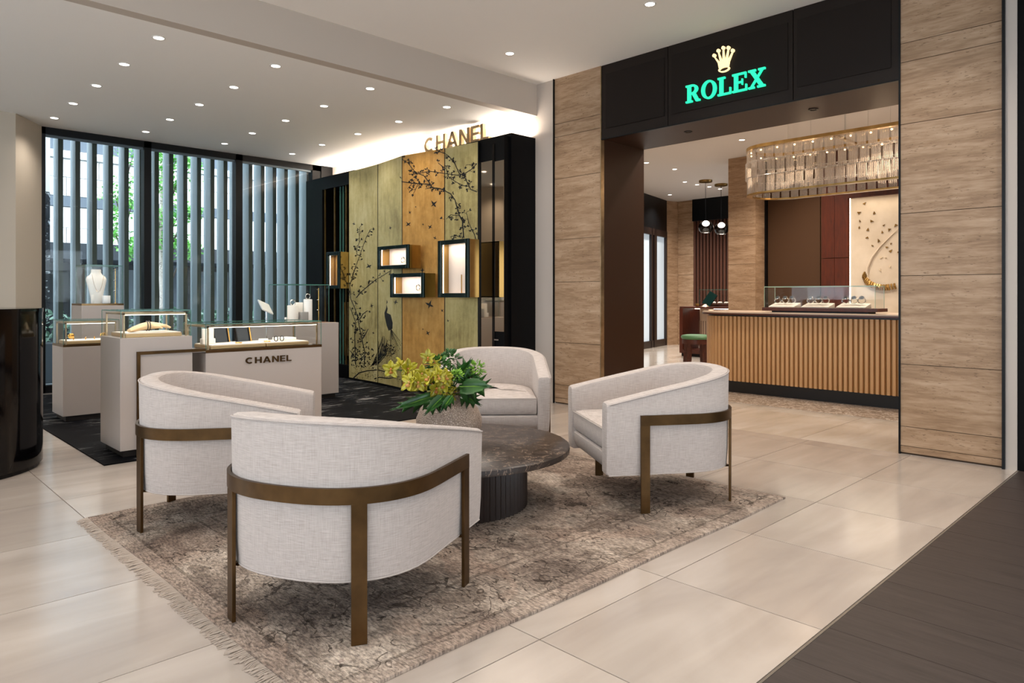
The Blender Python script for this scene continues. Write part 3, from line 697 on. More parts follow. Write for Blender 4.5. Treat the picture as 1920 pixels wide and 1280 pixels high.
greens(vp(825, 728, -.05), .06, 90, .045, 'dark green filler leaves at the left of the vase neck', MLEAF)

# ================================================================== BLACK DESK, LEFT EDGE
bd = thing('reception_desk', 'tall glossy black desk with rounded end at left edge', 'desk', (0.45, 6.12, 0))
pts = []
for i in range(25):
    t = -PI/2+PI*i/24; pts.append((.10+.60*math.cos(t), .595*math.sin(t)))
pts += [(-1.2, .595), (-1.2, -.595)]
MB().prism(pts, .03, 1.085).build('body', BLACK, bd, True); MB().prism([(x*1.004, y*1.004) for x, y in pts], 1.085, 1.112).build('top', BLACK, bd, True); MB().prism([(x*.97, y*.97) for x, y in pts], 0, .03).build('plinth', BLACKM, bd)

# ================================================================== DISPLAY PEDESTALS
def glasscase(name, label, x0, x1, y0, y1, z0, z1, group=None, posts=True, edge=GEDGE):
    t = thing(name, label, 'display case', ((x0+x1)/2, (y0+y1)/2, z0), group=group); hx, hy, h = (x1-x0)/2, (y1-y0)/2, z1-z0; e = .003; q = .005
    for (a, b_, c, d) in ((-hx, hx, -hy, -hy+q), (-hx, hx, hy-q, hy), (-hx, -hx+q, -hy+q, hy-q), (hx-q, hx, -hy+q, hy-q)): MB().box(a, b_, c, d, 0, h-q).build('glass_pane', GLASS, t)
    MB().box(-hx, hx, -hy, hy, h-q, h).build('glass_top', GLASS, t)
    for sx in (-1, 1):
        for sy in (-1, 1): MB().box(sx*hx-e*sx, sx*(hx+.0012), sy*hy-e*sy, sy*(hy+.0012), 0, h).build('glass_edge', edge, t)
    for sy in (-1, 1): MB().box(-hx, hx, sy*hy-e*sy, sy*(hy+.0012), h-.007, h+.001).build('glass_edge', edge, t)
    for sx in (-1, 1): MB().box(sx*hx-e*sx, sx*(hx+.0012), -hy, hy, h-.007, h+.001).build('glass_edge', edge, t)
    if posts:
        f = MB(); i_ = .022
        for sx in (-1, 1):
            for sy in (-1, 1): MB().box(sx*(hx-i_), sx*(hx-i_-.011), sy*(hy-i_), sy*(hy-i_-.011), 0, h-.02).build('post', CHAMP, t)
        for sy in (-1, 1): MB().box(-hx+i_, hx-i_, sy*(hy-i_), sy*(hy-i_-.011), h-.032, h-.02).build('rail', CHAMP, t)
        for sx in (-1, 1): MB().box(sx*(hx-i_), sx*(hx-i_-.011), -hy+i_, hy-i_, h-.032, h-.02).build('rail', CHAMP, t)
        MB().box(-hx+i_+.012, hx-i_-.012, -hy+i_+.001, -hy+i_+.010, h-.036, h-.032).build('light_strip', LED, t)
        area_light('case_light', (0, 0, h-.04), (2*hx-.1, 2*hy-.1), 0.8*(hx*hy*4)/.25, NEUT, parent=t)
    return t
def pedestal(label, x0, x1, y0, y1, z1, band=True):
    t = thing('display_pedestal', label, 'pedestal', ((x0+x1)/2, (y0+y1)/2, .008), group='ivory display pedestals'); hx, hy = (x1-x0)/2, (y1-y0)/2
    MB().box(-hx, hx, -hy, hy, .05, z1-.008-(.022 if band else 0)).build('body', LACQ, t, bevel=.002); MB().box(-hx+.03, hx-.03, -hy+.03, hy-.03, 0, .05).build('plinth', PLINTH, t)
    if band: MB().box(-hx+.002, hx-.002, -hy+.002, hy-.002, z1-.03, z1-.008).build('bronze_band', mat('polished_bronze', '#6a5236', .12, .95) if 'polished_bronze' not in bpy.data.materials else bpy.data.materials['polished_bronze'], t)
    return t
pedestal('tall ivory pedestal nearest the black desk, carrying the hand display', 1.556, 2.067, 5.69, 6.20, .886, False)
pedestal('low ivory pedestal at far left behind the tall one', 1.617, 2.45, 7.70, 8.13, .735)
pedestal('ivory pedestal at right below the watch case', 3.54, 4.345, 7.36, 7.95, .885, False)
pedestal('tall ivory pedestal by the window under the necklace case', 2.02, 2.44, 8.78, 9.22, 1.112)
# counter with lettering
ct = thing('display_counter', 'ivory counter with bronze letters and a long glass case', 'counter', (2.68, 5.95, .008))
MB().box(-.505, .512, -.25, .25, .05, .735).build('body', LACQ, ct, bevel=.002); MB().box(-.47, .48, -.22, .22, 0, .05).build('plinth', PLINTH, ct)
PB = bpy.data.materials['polished_bronze']
MB().box(-.507, .514, -.252, .252, .735, .757).build('bronze_band', PB, ct)
bt = thing('bridge_frame', 'bronze L-shaped frame bridging the tall pedestal and the counter', 'frame', (1.9, 5.67, .008))
MB().box(-.235, -.212, .0, .02, 0, .775).build('upright', BRONZE, bt); MB().box(-.212, .265, 0, .02, .752, .775).build('rail', BRONZE, bt)
MB().box(-.212, .165, .012, .02, .05, .752).build('front_panel', LACQ, bt); MB().box(.17, .27, .02, .5, .745, .76).build('bridge_top', LACQ, bt)

# block lettering: each letter a list of polygons in a 0..1 high box
def stroke_poly(a, b_, wd):
    a, b_ = Vector(a), Vector(b_); d = (b_-a).normalized(); n_ = Vector((-d.y, d.x))*wd/2
    return [a-n_, b_-n_, b_+n_, a+n_]
def arc_polys(c, rx, ry, wx, wy, a0, a1, n_=20):
    ps = []
    for i in range(n_):
        t, u = [math.radians(a0+(a1-a0)*k/n_) for k in (i, i+1)]
        ps.append([(c[0]+rx*math.cos(t), c[1]+ry*math.sin(t)), (c[0]+rx*math.cos(u), c[1]+ry*math.sin(u)), (c[0]+(rx-wx)*math.cos(u), c[1]+(ry-wy)*math.sin(u)), (c[0]+(rx-wx)*math.cos(t), c[1]+(ry-wy)*math.sin(t))])
    return ps
def rct(x0, x1, y0, y1): return [(x0, y0), (x1, y0), (x1, y1), (x0, y1)]
W_ = .21
SANS = {'C': (1.0, arc_polys((.5, .5), .5, .5, W_, W_, 48, 312, 26)), 'H': (.86, [rct(0, W_, 0, 1), rct(.86-W_, .86, 0, 1), rct(W_, .86-W_, .41, .58)]),
        'A': (1.0, [[(0, 0), (W_*1.05, 0), (.6, 1), (.4, 1)], [(1-W_*1.05, 0), (1, 0), (.6, 1), (.4, 1)], rct(.26, .74, .2, .36)]),
        'N': (.88, [rct(0, W_, 0, 1), rct(.88-W_, .88, 0, 1), [(W_, 1), (W_, .70), (.88-W_, 0), (.88-W_, .30)]]),
        'E': (.68, [rct(0, W_, 0, 1), rct(W_, .68, 0, .17), rct(W_, .64, .42, .58), rct(W_, .68, .83, 1)]), 'L': (.66, [rct(0, W_, 0, 1), rct(W_, .66, 0, .17)])}
def lettering(root, text, font, width, height, depth, org, ux, nz, m, gap):
    """letters laid out along ux (left to right as read), standing up in z, thickness along nz"""
    tot = sum(font[c][0] for c in text)+gap*(len(text)-1); s_ = width/tot; x = 0
    org, ux, nz = Vector(org), Vector(ux), Vector(nz)
    for c in text:
        wd, polys = font[c]; mb = MB()
        for p in polys:
            q = [(x+a[0], a[1]) for a in p]
            mb.prism(q, 0, 1, lambda a, b_, z: tuple(org+ux*(a*s_)+Vector((0, 0, b_*height))+nz*(z*depth)))
        mb.build('letter', m, root); x += wd+gap
lettering(ct, 'CHANEL', SANS, .405, .052, .008, (2.496-2.68, -.25, .628), (1, 0, 0), (0, -1, 0), BRONZE, .17)

# cases on the pedestals
glasscase('glass_display_case', 'bronze framed glass case over the sand coloured hand', 1.563, 2.06, 5.697, 6.193, .886, 1.09, 'glass cases on the ivory pedestals')
glasscase('glass_display_case', 'long bronze framed glass case on the lettered counter', 2.176, 3.19, 5.703, 6.195, .766, .975, 'glass cases on the ivory pedestals')
glasscase('glass_display_case', 'low bronze framed glass case at far left', 1.622, 2.10, 7.705, 8.12, .735, .965, 'glass cases on the ivory pedestals')
def opencase(label, x0, x1, y0, y1, z0, z1):
    t = glasscase('glass_display_case', label, x0, x1, y0, y1, z0, z1, 'glass cases on the ivory pedestals', False); return t
opencase('tall frameless glass case around the necklace bust', 2.06, 2.43, 8.80, 9.20, 1.112, 1.54)
opencase('tall frameless glass case around the watch blocks', 3.74, 4.27, 7.45, 7.90, .885, 1.33)
# trays
def tray(label, x0, x1, y0, y1, z): 
    t = thing('display_tray', label, 'tray', ((x0+x1)/2, (y0+y1)/2, z), group='display trays in the glass cases'); hx, hy = (x1-x0)/2, (y1-y0)/2
    MB().box(-hx, hx, -hy, hy, 0, .026).build('gilded_edge', mat('gilt_edge', '#c9a878', .35, .6) if 'gilt_edge' not in bpy.data.materials else bpy.data.materials['gilt_edge'], t, bevel=.002); MB().box(-hx+.006, hx-.006, -hy+.006, hy-.006, .026, .032).build('pad', SATIN, t)
tray('gilded display tray under the sand coloured hand', 1.61, 2.01, 5.75, 6.12, .887); tray('gilded display tray at the left of the long glass case', 2.24, 2.70, 5.76, 6.12, .767); tray('gilded display tray at the right of the long glass case', 2.71, 3.10, 5.76, 6.12, .767); tray('gilded display tray in the far left case', 1.66, 2.06, 7.75, 8.07, .736)
# hand display
hd = thing('hand_display', 'sand coloured resin hand form lying on a tray, wearing bracelets', 'display hand', (1.81, 5.90, .919))
MB().loft([[(x, c0+wy*math.cos(2*PI*k/12), zc+wz*math.sin(2*PI*k/12)) for k in range(12)] for x, c0, wy, zc, wz in ((-.13, .02, .05, .012, .011), (-.10, .02, .052, .022, .02), (-.05, .01, .042, .038, .028), (-.01, 0, .032, .046, .03), (.03, -.005, .036, .048, .028), (.075, -.01, .046, .046, .022), (.10, -.01, .044, .044, .018))]).build('palm', SAND, hd, True)
for k in range(4):
    y = -.048+.026*k; L_ = (.055, .068, .064, .05)[k]
    MB().tube([(.09, y, .046), (.09+L_*.5, y-.002, .046), (.09+L_, y-.006, .028)], [.0105, .0095, .006], 8).build('finger', SAND, hd, True)
MB().tube([(.03, -.035, .045), (.06, -.062, .04), (.085, -.066, .028)], [.012, .010, .006], 8).build('thumb', SAND, hd, True)
def ringthing(name, label, c, r, tube, m, axis='x', cat='bracelet', group=None, tilt=0):
    t = thing(name, label, cat, c, group=group); pts = []
    for k in range(24):
        a = 2*PI*k/24; u, v = r*math.cos(a), r*math.sin(a)
        pts.append({'x': (0, u, v), 'y': (u, 0, v), 'z': (u, v, 0)}[axis])
    MB().tube(pts, tube, 8, True).build('band', m, t, True); t.rotation_euler = (tilt, 0, tilt); return t
for k, (dx, nm) in enumerate(((-.005, 'wrist'), (.012, 'wrist, next to the palm'))):
    ringthing('bracelet', 'thin dark bracelet round the sand coloured hand at the %s' % nm, (1.805+dx, 5.90, .965), .037, .0035, DIAL, 'x', 'bracelet', 'bracelets on the hand')
# jewellery on the long counter
def simple_box(name, label, cat, m, x0, x1, y0, y1, z0, z1, rot=0, group=None, bev=.003):
    o = MB().box(-(x1-x0)/2, (x1-x0)/2, -(y1-y0)/2, (y1-y0)/2, 0, z1-z0).build(name, m, None, True, bevel=bev, loc=((x0+x1)/2, (y0+y1)/2, z0)); o.rotation_euler = (0, 0, rot); tag(o, label, cat, group); return o
def card(label, x, y, z, w_, h, tilt, m):
    t = thing('jewel_box', label, 'box', (x, y, z), group='ivory jewel boxes'); MB().box(-w_/2, w_/2, -.03, .03, 0, h*.35).build('base', IVORY, t, bevel=.002)
    MB().box(-w_/2+.006, w_/2-.006, -.012, .012, h*.35, h).build('lid', IVORY, t, bevel=.002); MB().sphere((0, -.014, h*.68), .006, 8).build('earring', GOLD, t, True)
card('open ivory jewel box at the left end of the long case', 2.29, 5.96, .80, .105, .125, 0, IVORY)
def book(label, x, y, z, rz):
    t = thing('tabletop_mirror', label, 'mirror', (x, y, z), rz, group='dark framed mirrors in the long case')
    mbp = MB().box(-.06, .06, -.006, .006, 0, .12); o = mbp.build('panel', mat('slate_mirror', '#3b4146', .12, .8) if 'slate_mirror' not in bpy.data.materials else bpy.data.materials['slate_mirror'], t); o.rotation_euler = (-.22, 0, 0)
    for a, b_, c, d in ((-.07, -.06, 0, .13), (.06, .07, 0, .13), (-.06, .06, .12, .13)):
        o = MB().box(a, b_, -.010, .010, c, d).build('border', BLACKM, t); o.rotation_euler = (-.22, 0, 0)
    o = MB().box(.07, .08, -.012, .012, 0, .13).build('gold_edge', GOLD, t); o.rotation_euler = (-.22, 0, 0)
book('small dark framed mirror at left in the long case', 2.44, 6.05, .80, .25); book('dark framed mirror in the middle of the long case', 2.63, 6.05, .80, .25)
simple_box('display_pillow', 'ivory ring pillow at the right of the long case', 'display pad', IVORY, 2.90, 3.05, 5.90, 6.05, .80, .825, .1)
for k in range(2): ringthing('watch', ('left' if k == 0 else 'right')+' dark bangle watch standing before the ivory ring pillow', (2.84+.055*k, 5.86, .823), .022, .004, DIAL, 'x', 'watch', 'bangle watches', .3)
ringthing('bracelet', 'gold bracelet lying on the left tray of the long case', (2.50, 5.84, .804), .024, .004, GOLD, 'z', 'bracelet'); ringthing('bracelet', 'flat gold bracelet between the two trays', (2.76, 5.86, .804), .026, .004, GOLD, 'z', 'bracelet')
pl = thing('pearl_strand', 'coiled strand of pale pearls beside the ring pillow', 'necklace', (2.79, 6.0, .80))
for k in range(14): a = 2*PI*k/14; MB().sphere((.035*math.cos(a), .025*math.sin(a), .012), .0095, 8).build('pearl', IVORY, pl, True)
mi = thing('tilted_mirror', 'small tilted mirror on a metal stand behind the long case', 'mirror', (3.02, 6.45, .76)); 
o = MB().box(-.07, .07, -.005, .005, -.07, .07).build('mirror_plate', mat('whitened_mirror', '#e3ebef', .35, .6), mi); o.location = (0, 0, .33); o.rotation_euler = (-.8, .35, .3)  # plate whitened; the reflected window brightness is in its colour
MB().tube([(.02, .02, 0), (.02, .02, .30)], .006, 8).build('stand', STEEL, mi); MB().cyl((.02, .02), .045, 0, .01).build('foot', STEEL, mi, True)
tdesk = thing('side_ledge', 'narrow ivory ledge behind the long case', 'ledge', (2.95, 6.45, .008)); MB().box(-.3, .3, -.14, .14, .05, .752).build('body', LACQ, tdesk, bevel=.002); MB().box(-.27, .27, -.11, .11, 0, .05).build('plinth', PLINTH, tdesk)
# far left jewels
for k, (x, y) in enumerate(((1.74, 7.86), (1.84, 7.85), (1.93, 7.9))):
    ringthing('ring', ['gold ring standing nearest the front corner of the far left case', 'gold ring standing in the middle of the far left case', 'gold ring standing at the right of the far left case'][k], (x, y, .782), .012, .003, GOLD, 'x', 'ring', 'rings in the far left case')
for k, (x, y) in enumerate(((1.75, 8.0), (2.02, 7.95))):
    t = thing('brooch', ['round gold brooch at the left of the far left case', 'round gold brooch at the right of the far left case'][k], 'brooch', (x, y, .768), group='brooches in the far left case')
    MB().sphere((0, 0, .035), .028, 12, (1, .35, 1)).build('jewel', GOLD, t, True); MB().tube([(0, 0, 0), (0, 0, .02)], .003, 6).build('pin', GOLD, t)
# necklace bust
nb = thing('necklace_bust', 'ivory necklace bust inside the tall glass case by the window', 'display bust', (2.22, 9.0, 1.112))
sec = ((0, .055, .035, 0), (.05, .06, .04, 0), (.14, .075, .05, .005), (.22, .095, .055, .01), (.27, .105, .052, .015), (.30, .095, .045, .02), (.325, .062, .042, .025), (.35, .05, .042, .028), (.385, .05, .042, .03))
MB().loft([[(wx*math.cos(2*PI*k/24), wy*math.sin(2*PI*k/24)+dy, z) for k in range(24)] for z, wx, wy, dy in sec]).build('bust', IVORY, nb, True)
nk = thing('necklace', 'fine gold necklace round the ivory bust', 'necklace', (2.22, 9.0, 1.112)); pts = [(.062*math.cos(a), -.02-.045*abs(math.sin(a))+.025, .33-.20*math.sin(a)**2*1.0) for a in [PI*k/20 for k in range(21)]]
MB().tube([(x, min(y, -.03)-.028, z) for x, y, z in pts], .0018, 5).build('chain', GOLD, nk, True); MB().sphere((0, -.082, .13), .007, 8).build('pendant', STEEL, nk, True)
simple_box('ring_block', 'small white cube in front of the necklace bust', 'display block', PUREW, 2.255, 2.325, 8.86, 8.93, 1.114, 1.20)
simple_box('ring_block', 'slim gold edged ivory stand left of the necklace bust', 'display block', IVORY, 2.135, 2.165, 8.87, 8.90, 1.114, 1.21)
def earring_rod(label, x, y, z, h):
    t = thing('earring_stand', label, 'earring stand', (x, y, z), group='slim gold earring stands'); MB().tube([(0, 0, 0), (0, 0, h)], .003, 6).build('rod', GOLD, t); MB().cyl((0, 0), .016, 0, .004).build('foot', GOLD, t, True)
    for k in range(3): MB().sphere((-.012, -.006, h*(.36+.3*k)), .010, 8, (1.5, .7, .7)).build('earring', STEEL, t, True)
earring_rod('slim gold earring stand right of the necklace bust', 2.385, 8.9, 1.114, .39); earring_rod('slim gold earring stand right of the watch blocks', 4.19, 7.55, .886, .40)
# watch blocks
blk = [('white', 3.90, 7.62, .07, .20, IVORY, 'white cylinder block with a watch at the left of the watch case'), ('white', 4.09, 7.62, .055, .27, PUREW, 'tallest white block with a watch at the right of the watch case')]
for _, x, y, r, h, m, lab in blk:
    t = MB().lathe([(r*.9, 0), (r*.9, h-.006), (r*.86, h)], 28).build('watch_block', m, None, True, loc=(x, y, .887)); tag(t, lab, 'display block', 'blocks in the watch case')
    ringthing('watch', 'pale bangle watch standing on the '+lab.split(' with')[0], (x, y, .887+h+.034), .03, .0055, STEEL, 'y', 'watch', 'watches in the watch case')
simple_box('watch_block', 'grey cube block between the white watch blocks', 'display block', mat('grey_block', '#9b9893', .5), 3.96, 4.045, 7.52, 7.60, .887, 1.01, group='blocks in the watch case')
simple_box('watch_block', 'ivory square block behind the grey cube', 'display block', IVORY, 3.98, 4.05, 7.66, 7.73, .887, 1.12, group='blocks in the watch case')
simple_box('watch_block', 'smallest white block at the left end of the watch case', 'display block', PUREW, 3.80, 3.83, 7.6, 7.63, .887, .95, group='blocks in the watch case')
tag(box('case_tray', mat('walnut_tray', '#6a4325', .4), 3.76, 4.32, 7.44, 7.91, .8852, .8868), 'thin walnut base under the watch case', 'tray')

# ================================================================== GOLD SCREEN
ZT = 2.96
SP = [(5.36, 8.80), (5.315, 8.0), (5.213, 7.305), (5.317, 6.583), (5.36, 6.03)]
scn = thing('folding_screen', 'gold leaf folding screen painted with black branches and birds', 'screen', (5.3, 7.3, .008))
o_ = Vector((5.3, 7.3, .008)); PX = [653, 707.5, 752.6, 834.5, 897]
for i in range(4):
    a, b_ = Vector(SP[i]), Vector(SP[i+1]); d = (b_-a).normalized(); n_ = Vector((-d.y, d.x)); n_ = -n_ if n_.x < 0 else n_
    q = [a+d*.004, b_-d*.004, b_-d*.004+n_*.035, a+d*.004+n_*.035]
    MB().prism([(p.x-o_.x, p.y-o_.y) for p in q], .03, ZT-.008).build('panel', (GOLDA, GOLDA, GOLDB, GOLDA)[i], scn)
    c = [b_-d*.006-n_*.002, b_+d*.006-n_*.002, b_+d*.006+n_*.03, b_-d*.006+n_*.03]
    MB().prism([(p.x-o_.x, p.y-o_.y) for p in c], .03, ZT-.008).build('hinge_strip', BLACKM, scn)
box_pl = MB()
for i in range(4):
    a, b_ = SP[i], SP[i+1]
    box_pl.prism([(a[0]-o_.x+.005, a[1]-o_.y), (b_[0]-o_.x+.005, b_[1]-o_.y), (b_[0]-o_.x+.04, b_[1]-o_.y), (a[0]-o_.x+.04, a[1]-o_.y)], 0, .03)
box_pl.build('plinth', BLACKM, scn)
class Ink:
    """flat ink drawing: pixel outlines put on the panel they fall on, 1.5 mm proud"""
    def __init__(s): s.mb = [MB() for _ in range(4)]
    def pan(s, px): return max(0, min(3, sum(px > e for e in PX[1:4])))
    def pt(s, px, py, i):
        a, b_ = SP[i], SP[i+1]; p = at_plane(px, py, a, b_); d = (Vector(b_)-Vector(a)).normalized(); n_ = Vector((-d.y, d.x)); n_ = -n_ if n_.x < 0 else n_
        return (p.x-n_.x*.0015-o_.x, p.y-n_.y*.0015-o_.y, p.z-o_.z)
    def poly(s, pts):
        cxp = sum(p[0] for p in pts)/len(pts); i = s.pan(cxp); lo, hi = PX[i]+.4, PX[i+1]-.4
        s.mb[i].add([s.pt(max(lo, min(hi, p[0])), p[1], i) for p in pts], [tuple(range(len(pts)))])
    def line(s, pts, w0, w1):
        P = []
        for k in range(len(pts)-1):
            a, b_ = pts[k], pts[k+1]; n_ = max(1, int(math.hypot(b_[0]-a[0], b_[1]-a[1])/4))
            for q in range(n_): t = q/n_; P.append((a[0]+(b_[0]-a[0])*t, a[1]+(b_[1]-a[1])*t))
        P.append(pts[-1]); N_ = len(P)
        for k in range(N_-1):
            a, b_ = P[k], P[k+1]; wd = w0+(w1-w0)*k/N_; dx, dy = b_[0]-a[0], b_[1]-a[1]; l_ = math.hypot(dx, dy) or 1; nx_, ny_ = -dy/l_*wd/2, dx/l_*wd/2
            s.poly([(a[0]-nx_, a[1]-ny_), (b_[0]-nx_, b_[1]-ny_), (b_[0]+nx_, b_[1]+ny_), (a[0]+nx_, a[1]+ny_)])
        return P
    def leaf(s, x, y, a, l_, wd): s.poly([(x, y), (x+l_*.5*math.cos(a)-wd*math.sin(a), y+l_*.5*math.sin(a)+wd*math.cos(a)), (x+l_*math.cos(a), y+l_*math.sin(a)), (x+l_*.5*math.cos(a)+wd*math.sin(a), y+l_*.5*math.sin(a)-wd*math.cos(a))])
    def branch(s, pts, w0=1.5, w1=.7, dens=.34, size=4.6, sp=6):
        P = s.line(pts, w0, w1)
        for p in P:
            if random.random() < dens:
                a = random.uniform(0, 2*PI); l_ = random.uniform(3, sp); q = (p[0]+l_*math.cos(a), p[1]+l_*math.sin(a)); s.line([p, q], .6, .5)
                for k in range(random.choice((2, 3, 3, 4))): s.leaf(q[0], q[1], a+random.uniform(-1.3, 1.3), random.uniform(.6, 1.1)*size, size*.24)
    def bird(s, x, y, k, a):
        ca, sa = math.cos(a), math.sin(a); T = lambda u, v: (x+k*(u*ca-v*sa), y+k*(u*sa+v*ca))
        s.poly([T(-1, 0), T(-.3, .25), T(.6, .15), T(1, -.1), T(.5, -.2), T(-.3, -.18)]); s.poly([T(-.2, -.1), T(.3, -.1), T(-.1, -1.1)]); s.poly([T(-.1, .1), T(.3, .1), T(.25, .9)])
    def build(s):
        for m_ in s.mb:
            if m_.v: m_.build('ink_painting', INK, scn)['kind'] = 'stuff'
ink = Ink()
Z4 = lambda L_: [(740+x*.1641, 250+y*.1641) for x, y in L_]
Z3 = lambda L_: [(640+x*.1874, 500+y*.1874) for x, y in L_]
Z2 = lambda L_: [(640+x*.1874, 280+y*.1874) for x, y in L_]
for L_, w0, w1 in (([(75, 550), (200, 570), (400, 580), (430, 620), (520, 630), (640, 690), (690, 760), (735, 925), (775, 1000), (790, 1190)], 1.3, 2.0), ([(90, 300), (155, 340), (215, 420), (260, 455), (330, 480), (380, 540), (410, 590)], 1, 1.5),
                   ([(165, 470), (260, 460), (400, 432), (570, 458), (720, 478), (800, 460), (880, 410), (940, 345)], 1, 1.4), ([(475, 190), (570, 230), (620, 260), (690, 350), (740, 460), (790, 480), (840, 580), (870, 640), (940, 668)], 1.3, 1.6),
                   ([(500, 340), (590, 410), (620, 500), (700, 555), (790, 598), (850, 605)], 1, 1.3), ([(590, 980), (640, 930), (735, 940)], .8, 1.2), ([(820, 900), (850, 1030), (910, 1150), (940, 1240)], .8, 1.4), ([(820, 360), (890, 355), (935, 345)], .8, 1.1), ([(640, 1180), (700, 1165), (760, 1190)], 1, 1.2), ([(430, 620), (350, 635)], 1, .7), ([(200, 570), (150, 630)], .8, .6), ([(265, 580), (230, 660)], .8, .6)):
    ink.branch(Z4(L_), w0*1.15, w1*1.15, .85, 5.2, 8)
for L_ in ([(230, 990), (235, 850), (210, 740), (180, 600), (165, 500), (130, 400), (95, 320), (85, 180), (110, 110), (145, 0)], [(145, 980), (140, 850), (135, 700), (145, 560), (110, 460), (85, 400)], [(150, 310), (200, 250), (260, 200), (330, 140), (430, 80), (500, 35)], [(180, 530), (220, 470), (260, 440)], [(215, 720), (250, 660), (270, 620)], [(135, 900), (90, 840)]):
    ink.branch(Z3(L_), 1.7, 1.0, .85, 4.4, 8)
ink.branch(Z2([(110, 1260), (160, 1130), (210, 990), (250, 880), (290, 800)]), 1, .7, .85, 4.2, 7); ink.branch(Z2([(155, 1050), (160, 980), (180, 930), (185, 780)]), .9, .7, .85, 4.2, 7)
for x, y, k, a in [Z2([p])[0]+s_ for p, s_ in (((125, 745), (3.5, .3)), ((490, 785), (3.5, 1.4)), ((670, 750), (6, -.6)), ((275, 1170), (6, -.4)), ((685, 630), (3.5, 1.2)))]: ink.bird(x, y, k, a)
for x, y, k, a in [Z4([p])[0]+s_ for p, s_ in (((445, 805), (8, 1.0)), ((405, 1070), (5, -.9)), ((460, 1195), (4, .5)), ((240, 840), (2, 0)), ((325, 1040), (2.5, .4)))]: ink.bird(x, y, k, a)
ink.bird(805, 571, 9, .5); ink.bird(829, 582, 3.5, .9); ink.bird(840, 601, 3, 1.3); ink.bird(802, 624, 5, 1.2); ink.bird(792, 507, 5, -1.4); ink.bird(700, 624, 3, .5); ink.bird(697, 573, 4, 1.4); ink.bird(742, 566, 5, 1.9); ink.bird(793, 617, 2, 0)
# peacock and rock
pk = Z3([(455, 330), (465, 355), (452, 375), (465, 420), (455, 460), (495, 480), (515, 560), (512, 620), (475, 640), (455, 590), (435, 500), (432, 460), (450, 410), (442, 370)])
for tri in ((0, 1, 2), (2, 3, 12), (3, 4, 11, 12), (4, 5, 10, 11), (5, 6, 9, 10), (6, 7, 8, 9)): ink.poly([pk[t] for t in tri])
for k in range(16): a = Z3([(500-k*1.5, 600)])[0]; e = Z3([(480+k*8, 700+random.uniform(0, 150))])[0]; ink.line([a, e], .5, .3); ink.leaf(e[0], e[1], 1.2, 2.2, .7)
for k in range(170):
    a = random.uniform(0, 2*PI); r = math.sqrt(random.random()); p = Z3([(480+r*62*math.cos(a), 835+r*62*math.sin(a))])[0]; ink.leaf(p[0], p[1], random.uniform(0, 6), 2.4, .6)
for k in range(420):
    p = Z3([(random.uniform(110, 595), random.uniform(905, 1150))])[0]
    if random.random() < .62: ink.leaf(p[0], p[1], random.uniform(0, 6), random.uniform(1.5, 4), .4)
for k in range(26): x = 330+k*4; ink.line(Z3([(310+random.uniform(-10, 60), 985), (x+20, 880), (x+40+random.uniform(-20, 40), random.uniform(690, 800))]), .9, .4)
for k in range(60): p = Z3([(random.uniform(95, 330), random.uniform(800, 1000))])[0]; ink.leaf(p[0], p[1], random.uniform(0, 6), random.uniform(3, 6), 1.1)
ink.line(Z3([(120, 1115), (180, 1060), (260, 1040), (370, 1030), (440, 1050), (560, 1060)]), 2.2, 1.6); ink.line(Z3([(310, 985), (360, 940), (400, 870)]), 3, 1.5); ink.line(Z3([(330, 1120), (380, 1105), (470, 1115), (580, 1100)]), 2, 1)
ink.build()
# --- wall vitrines
def vitrine(label, pf, side_px, zfn, warm=VWARM, xs=None):
    """pf: front frame corners in px (left, right, top, bottom at the right edge)"""
    l_, r_, tp, bt_ = pf; xf = xs
    a = at_x(l_, tp, xf); b_ = at_x(r_, tp, xf); zt = b_.z; zb = at_x(r_, bt_, xf).z; y1, y0 = a.y, b_.y; dep = zfn
    t = thing('wall_vitrine', label, 'display case', (xf, (y0+y1)/2, zb), group='lit vitrines on the gold screen'); hy, h = (y1-y0)/2, zt-zb; f = .055*h/.35 if h < .4 else .06; f = min(f, .05)
    for (c0, c1, d0, d1) in ((-hy, -hy+f, 0, h), (hy-f, hy, 0, h), (-hy+f, hy-f, 0, f), (-hy+f, hy-f, h-f, h)): MB().box(0, .03, c0, c1, d0, d1).build('frame', TEALF, t, bevel=.004)
    for (c0, c1, d0, d1, nm) in ((-hy+.004, -hy+.014, .004, h-.004, 'side'), (hy-.014, hy-.004, .004, h-.004, 'side'), (-hy+.014, hy-.014, .004, .014, 'base'), (-hy+.014, hy-.014, h-.014, h-.004, 'lid')): MB().box(.03, dep, c0, c1, d0, d1).build(nm, GMIRROR if nm == 'side' else TEALF, t)
    MB().box(dep-.01, dep, -hy+.014, hy-.014, .014, h-.014).build('lining', VITR, t); MB().box(.032, dep-.012, -hy+.014, hy-.014, .014, .05).build('floor_pad', VITR, t)
    MB().box(.034, .040, hy-f-.012, hy-f-.004, f, h-f).build('led_bar', LED, t); MB().box(.03, .034, -hy+f, hy-f, f, h-f).build('glass_pane', GLASS, t)
    area_light('vitrine_light', (.06, 0, h-.03), (.05, 2*hy-.1), 2.2, (1, .86, .74), parent=t)
    return t, hy, h, f
v1, hy1, h1, f1 = vitrine('small lit vitrine highest on the gold screen, holding one watch', (707, 765, 457.5, 502.5), 783, .19, xs=5.02)
v2, hy2, h2, f2_ = vitrine('small lit vitrine lowest on the gold screen, with a round watch stand', (731, 793.5, 511, 557.7), 809, .185, xs=5.03)
v3, hy3, h3, f3 = vitrine('tall lit vitrine at the right of the gold screen', (820.5, 877.5, 446.5, 557.7), 896, .165, xs=5.06)
v4, hy4, h4, f4 = vitrine('narrow lit vitrine on the black cabinet left of the screen', (611, 635.5, 471, 541), 653, .25, xs=5.20)
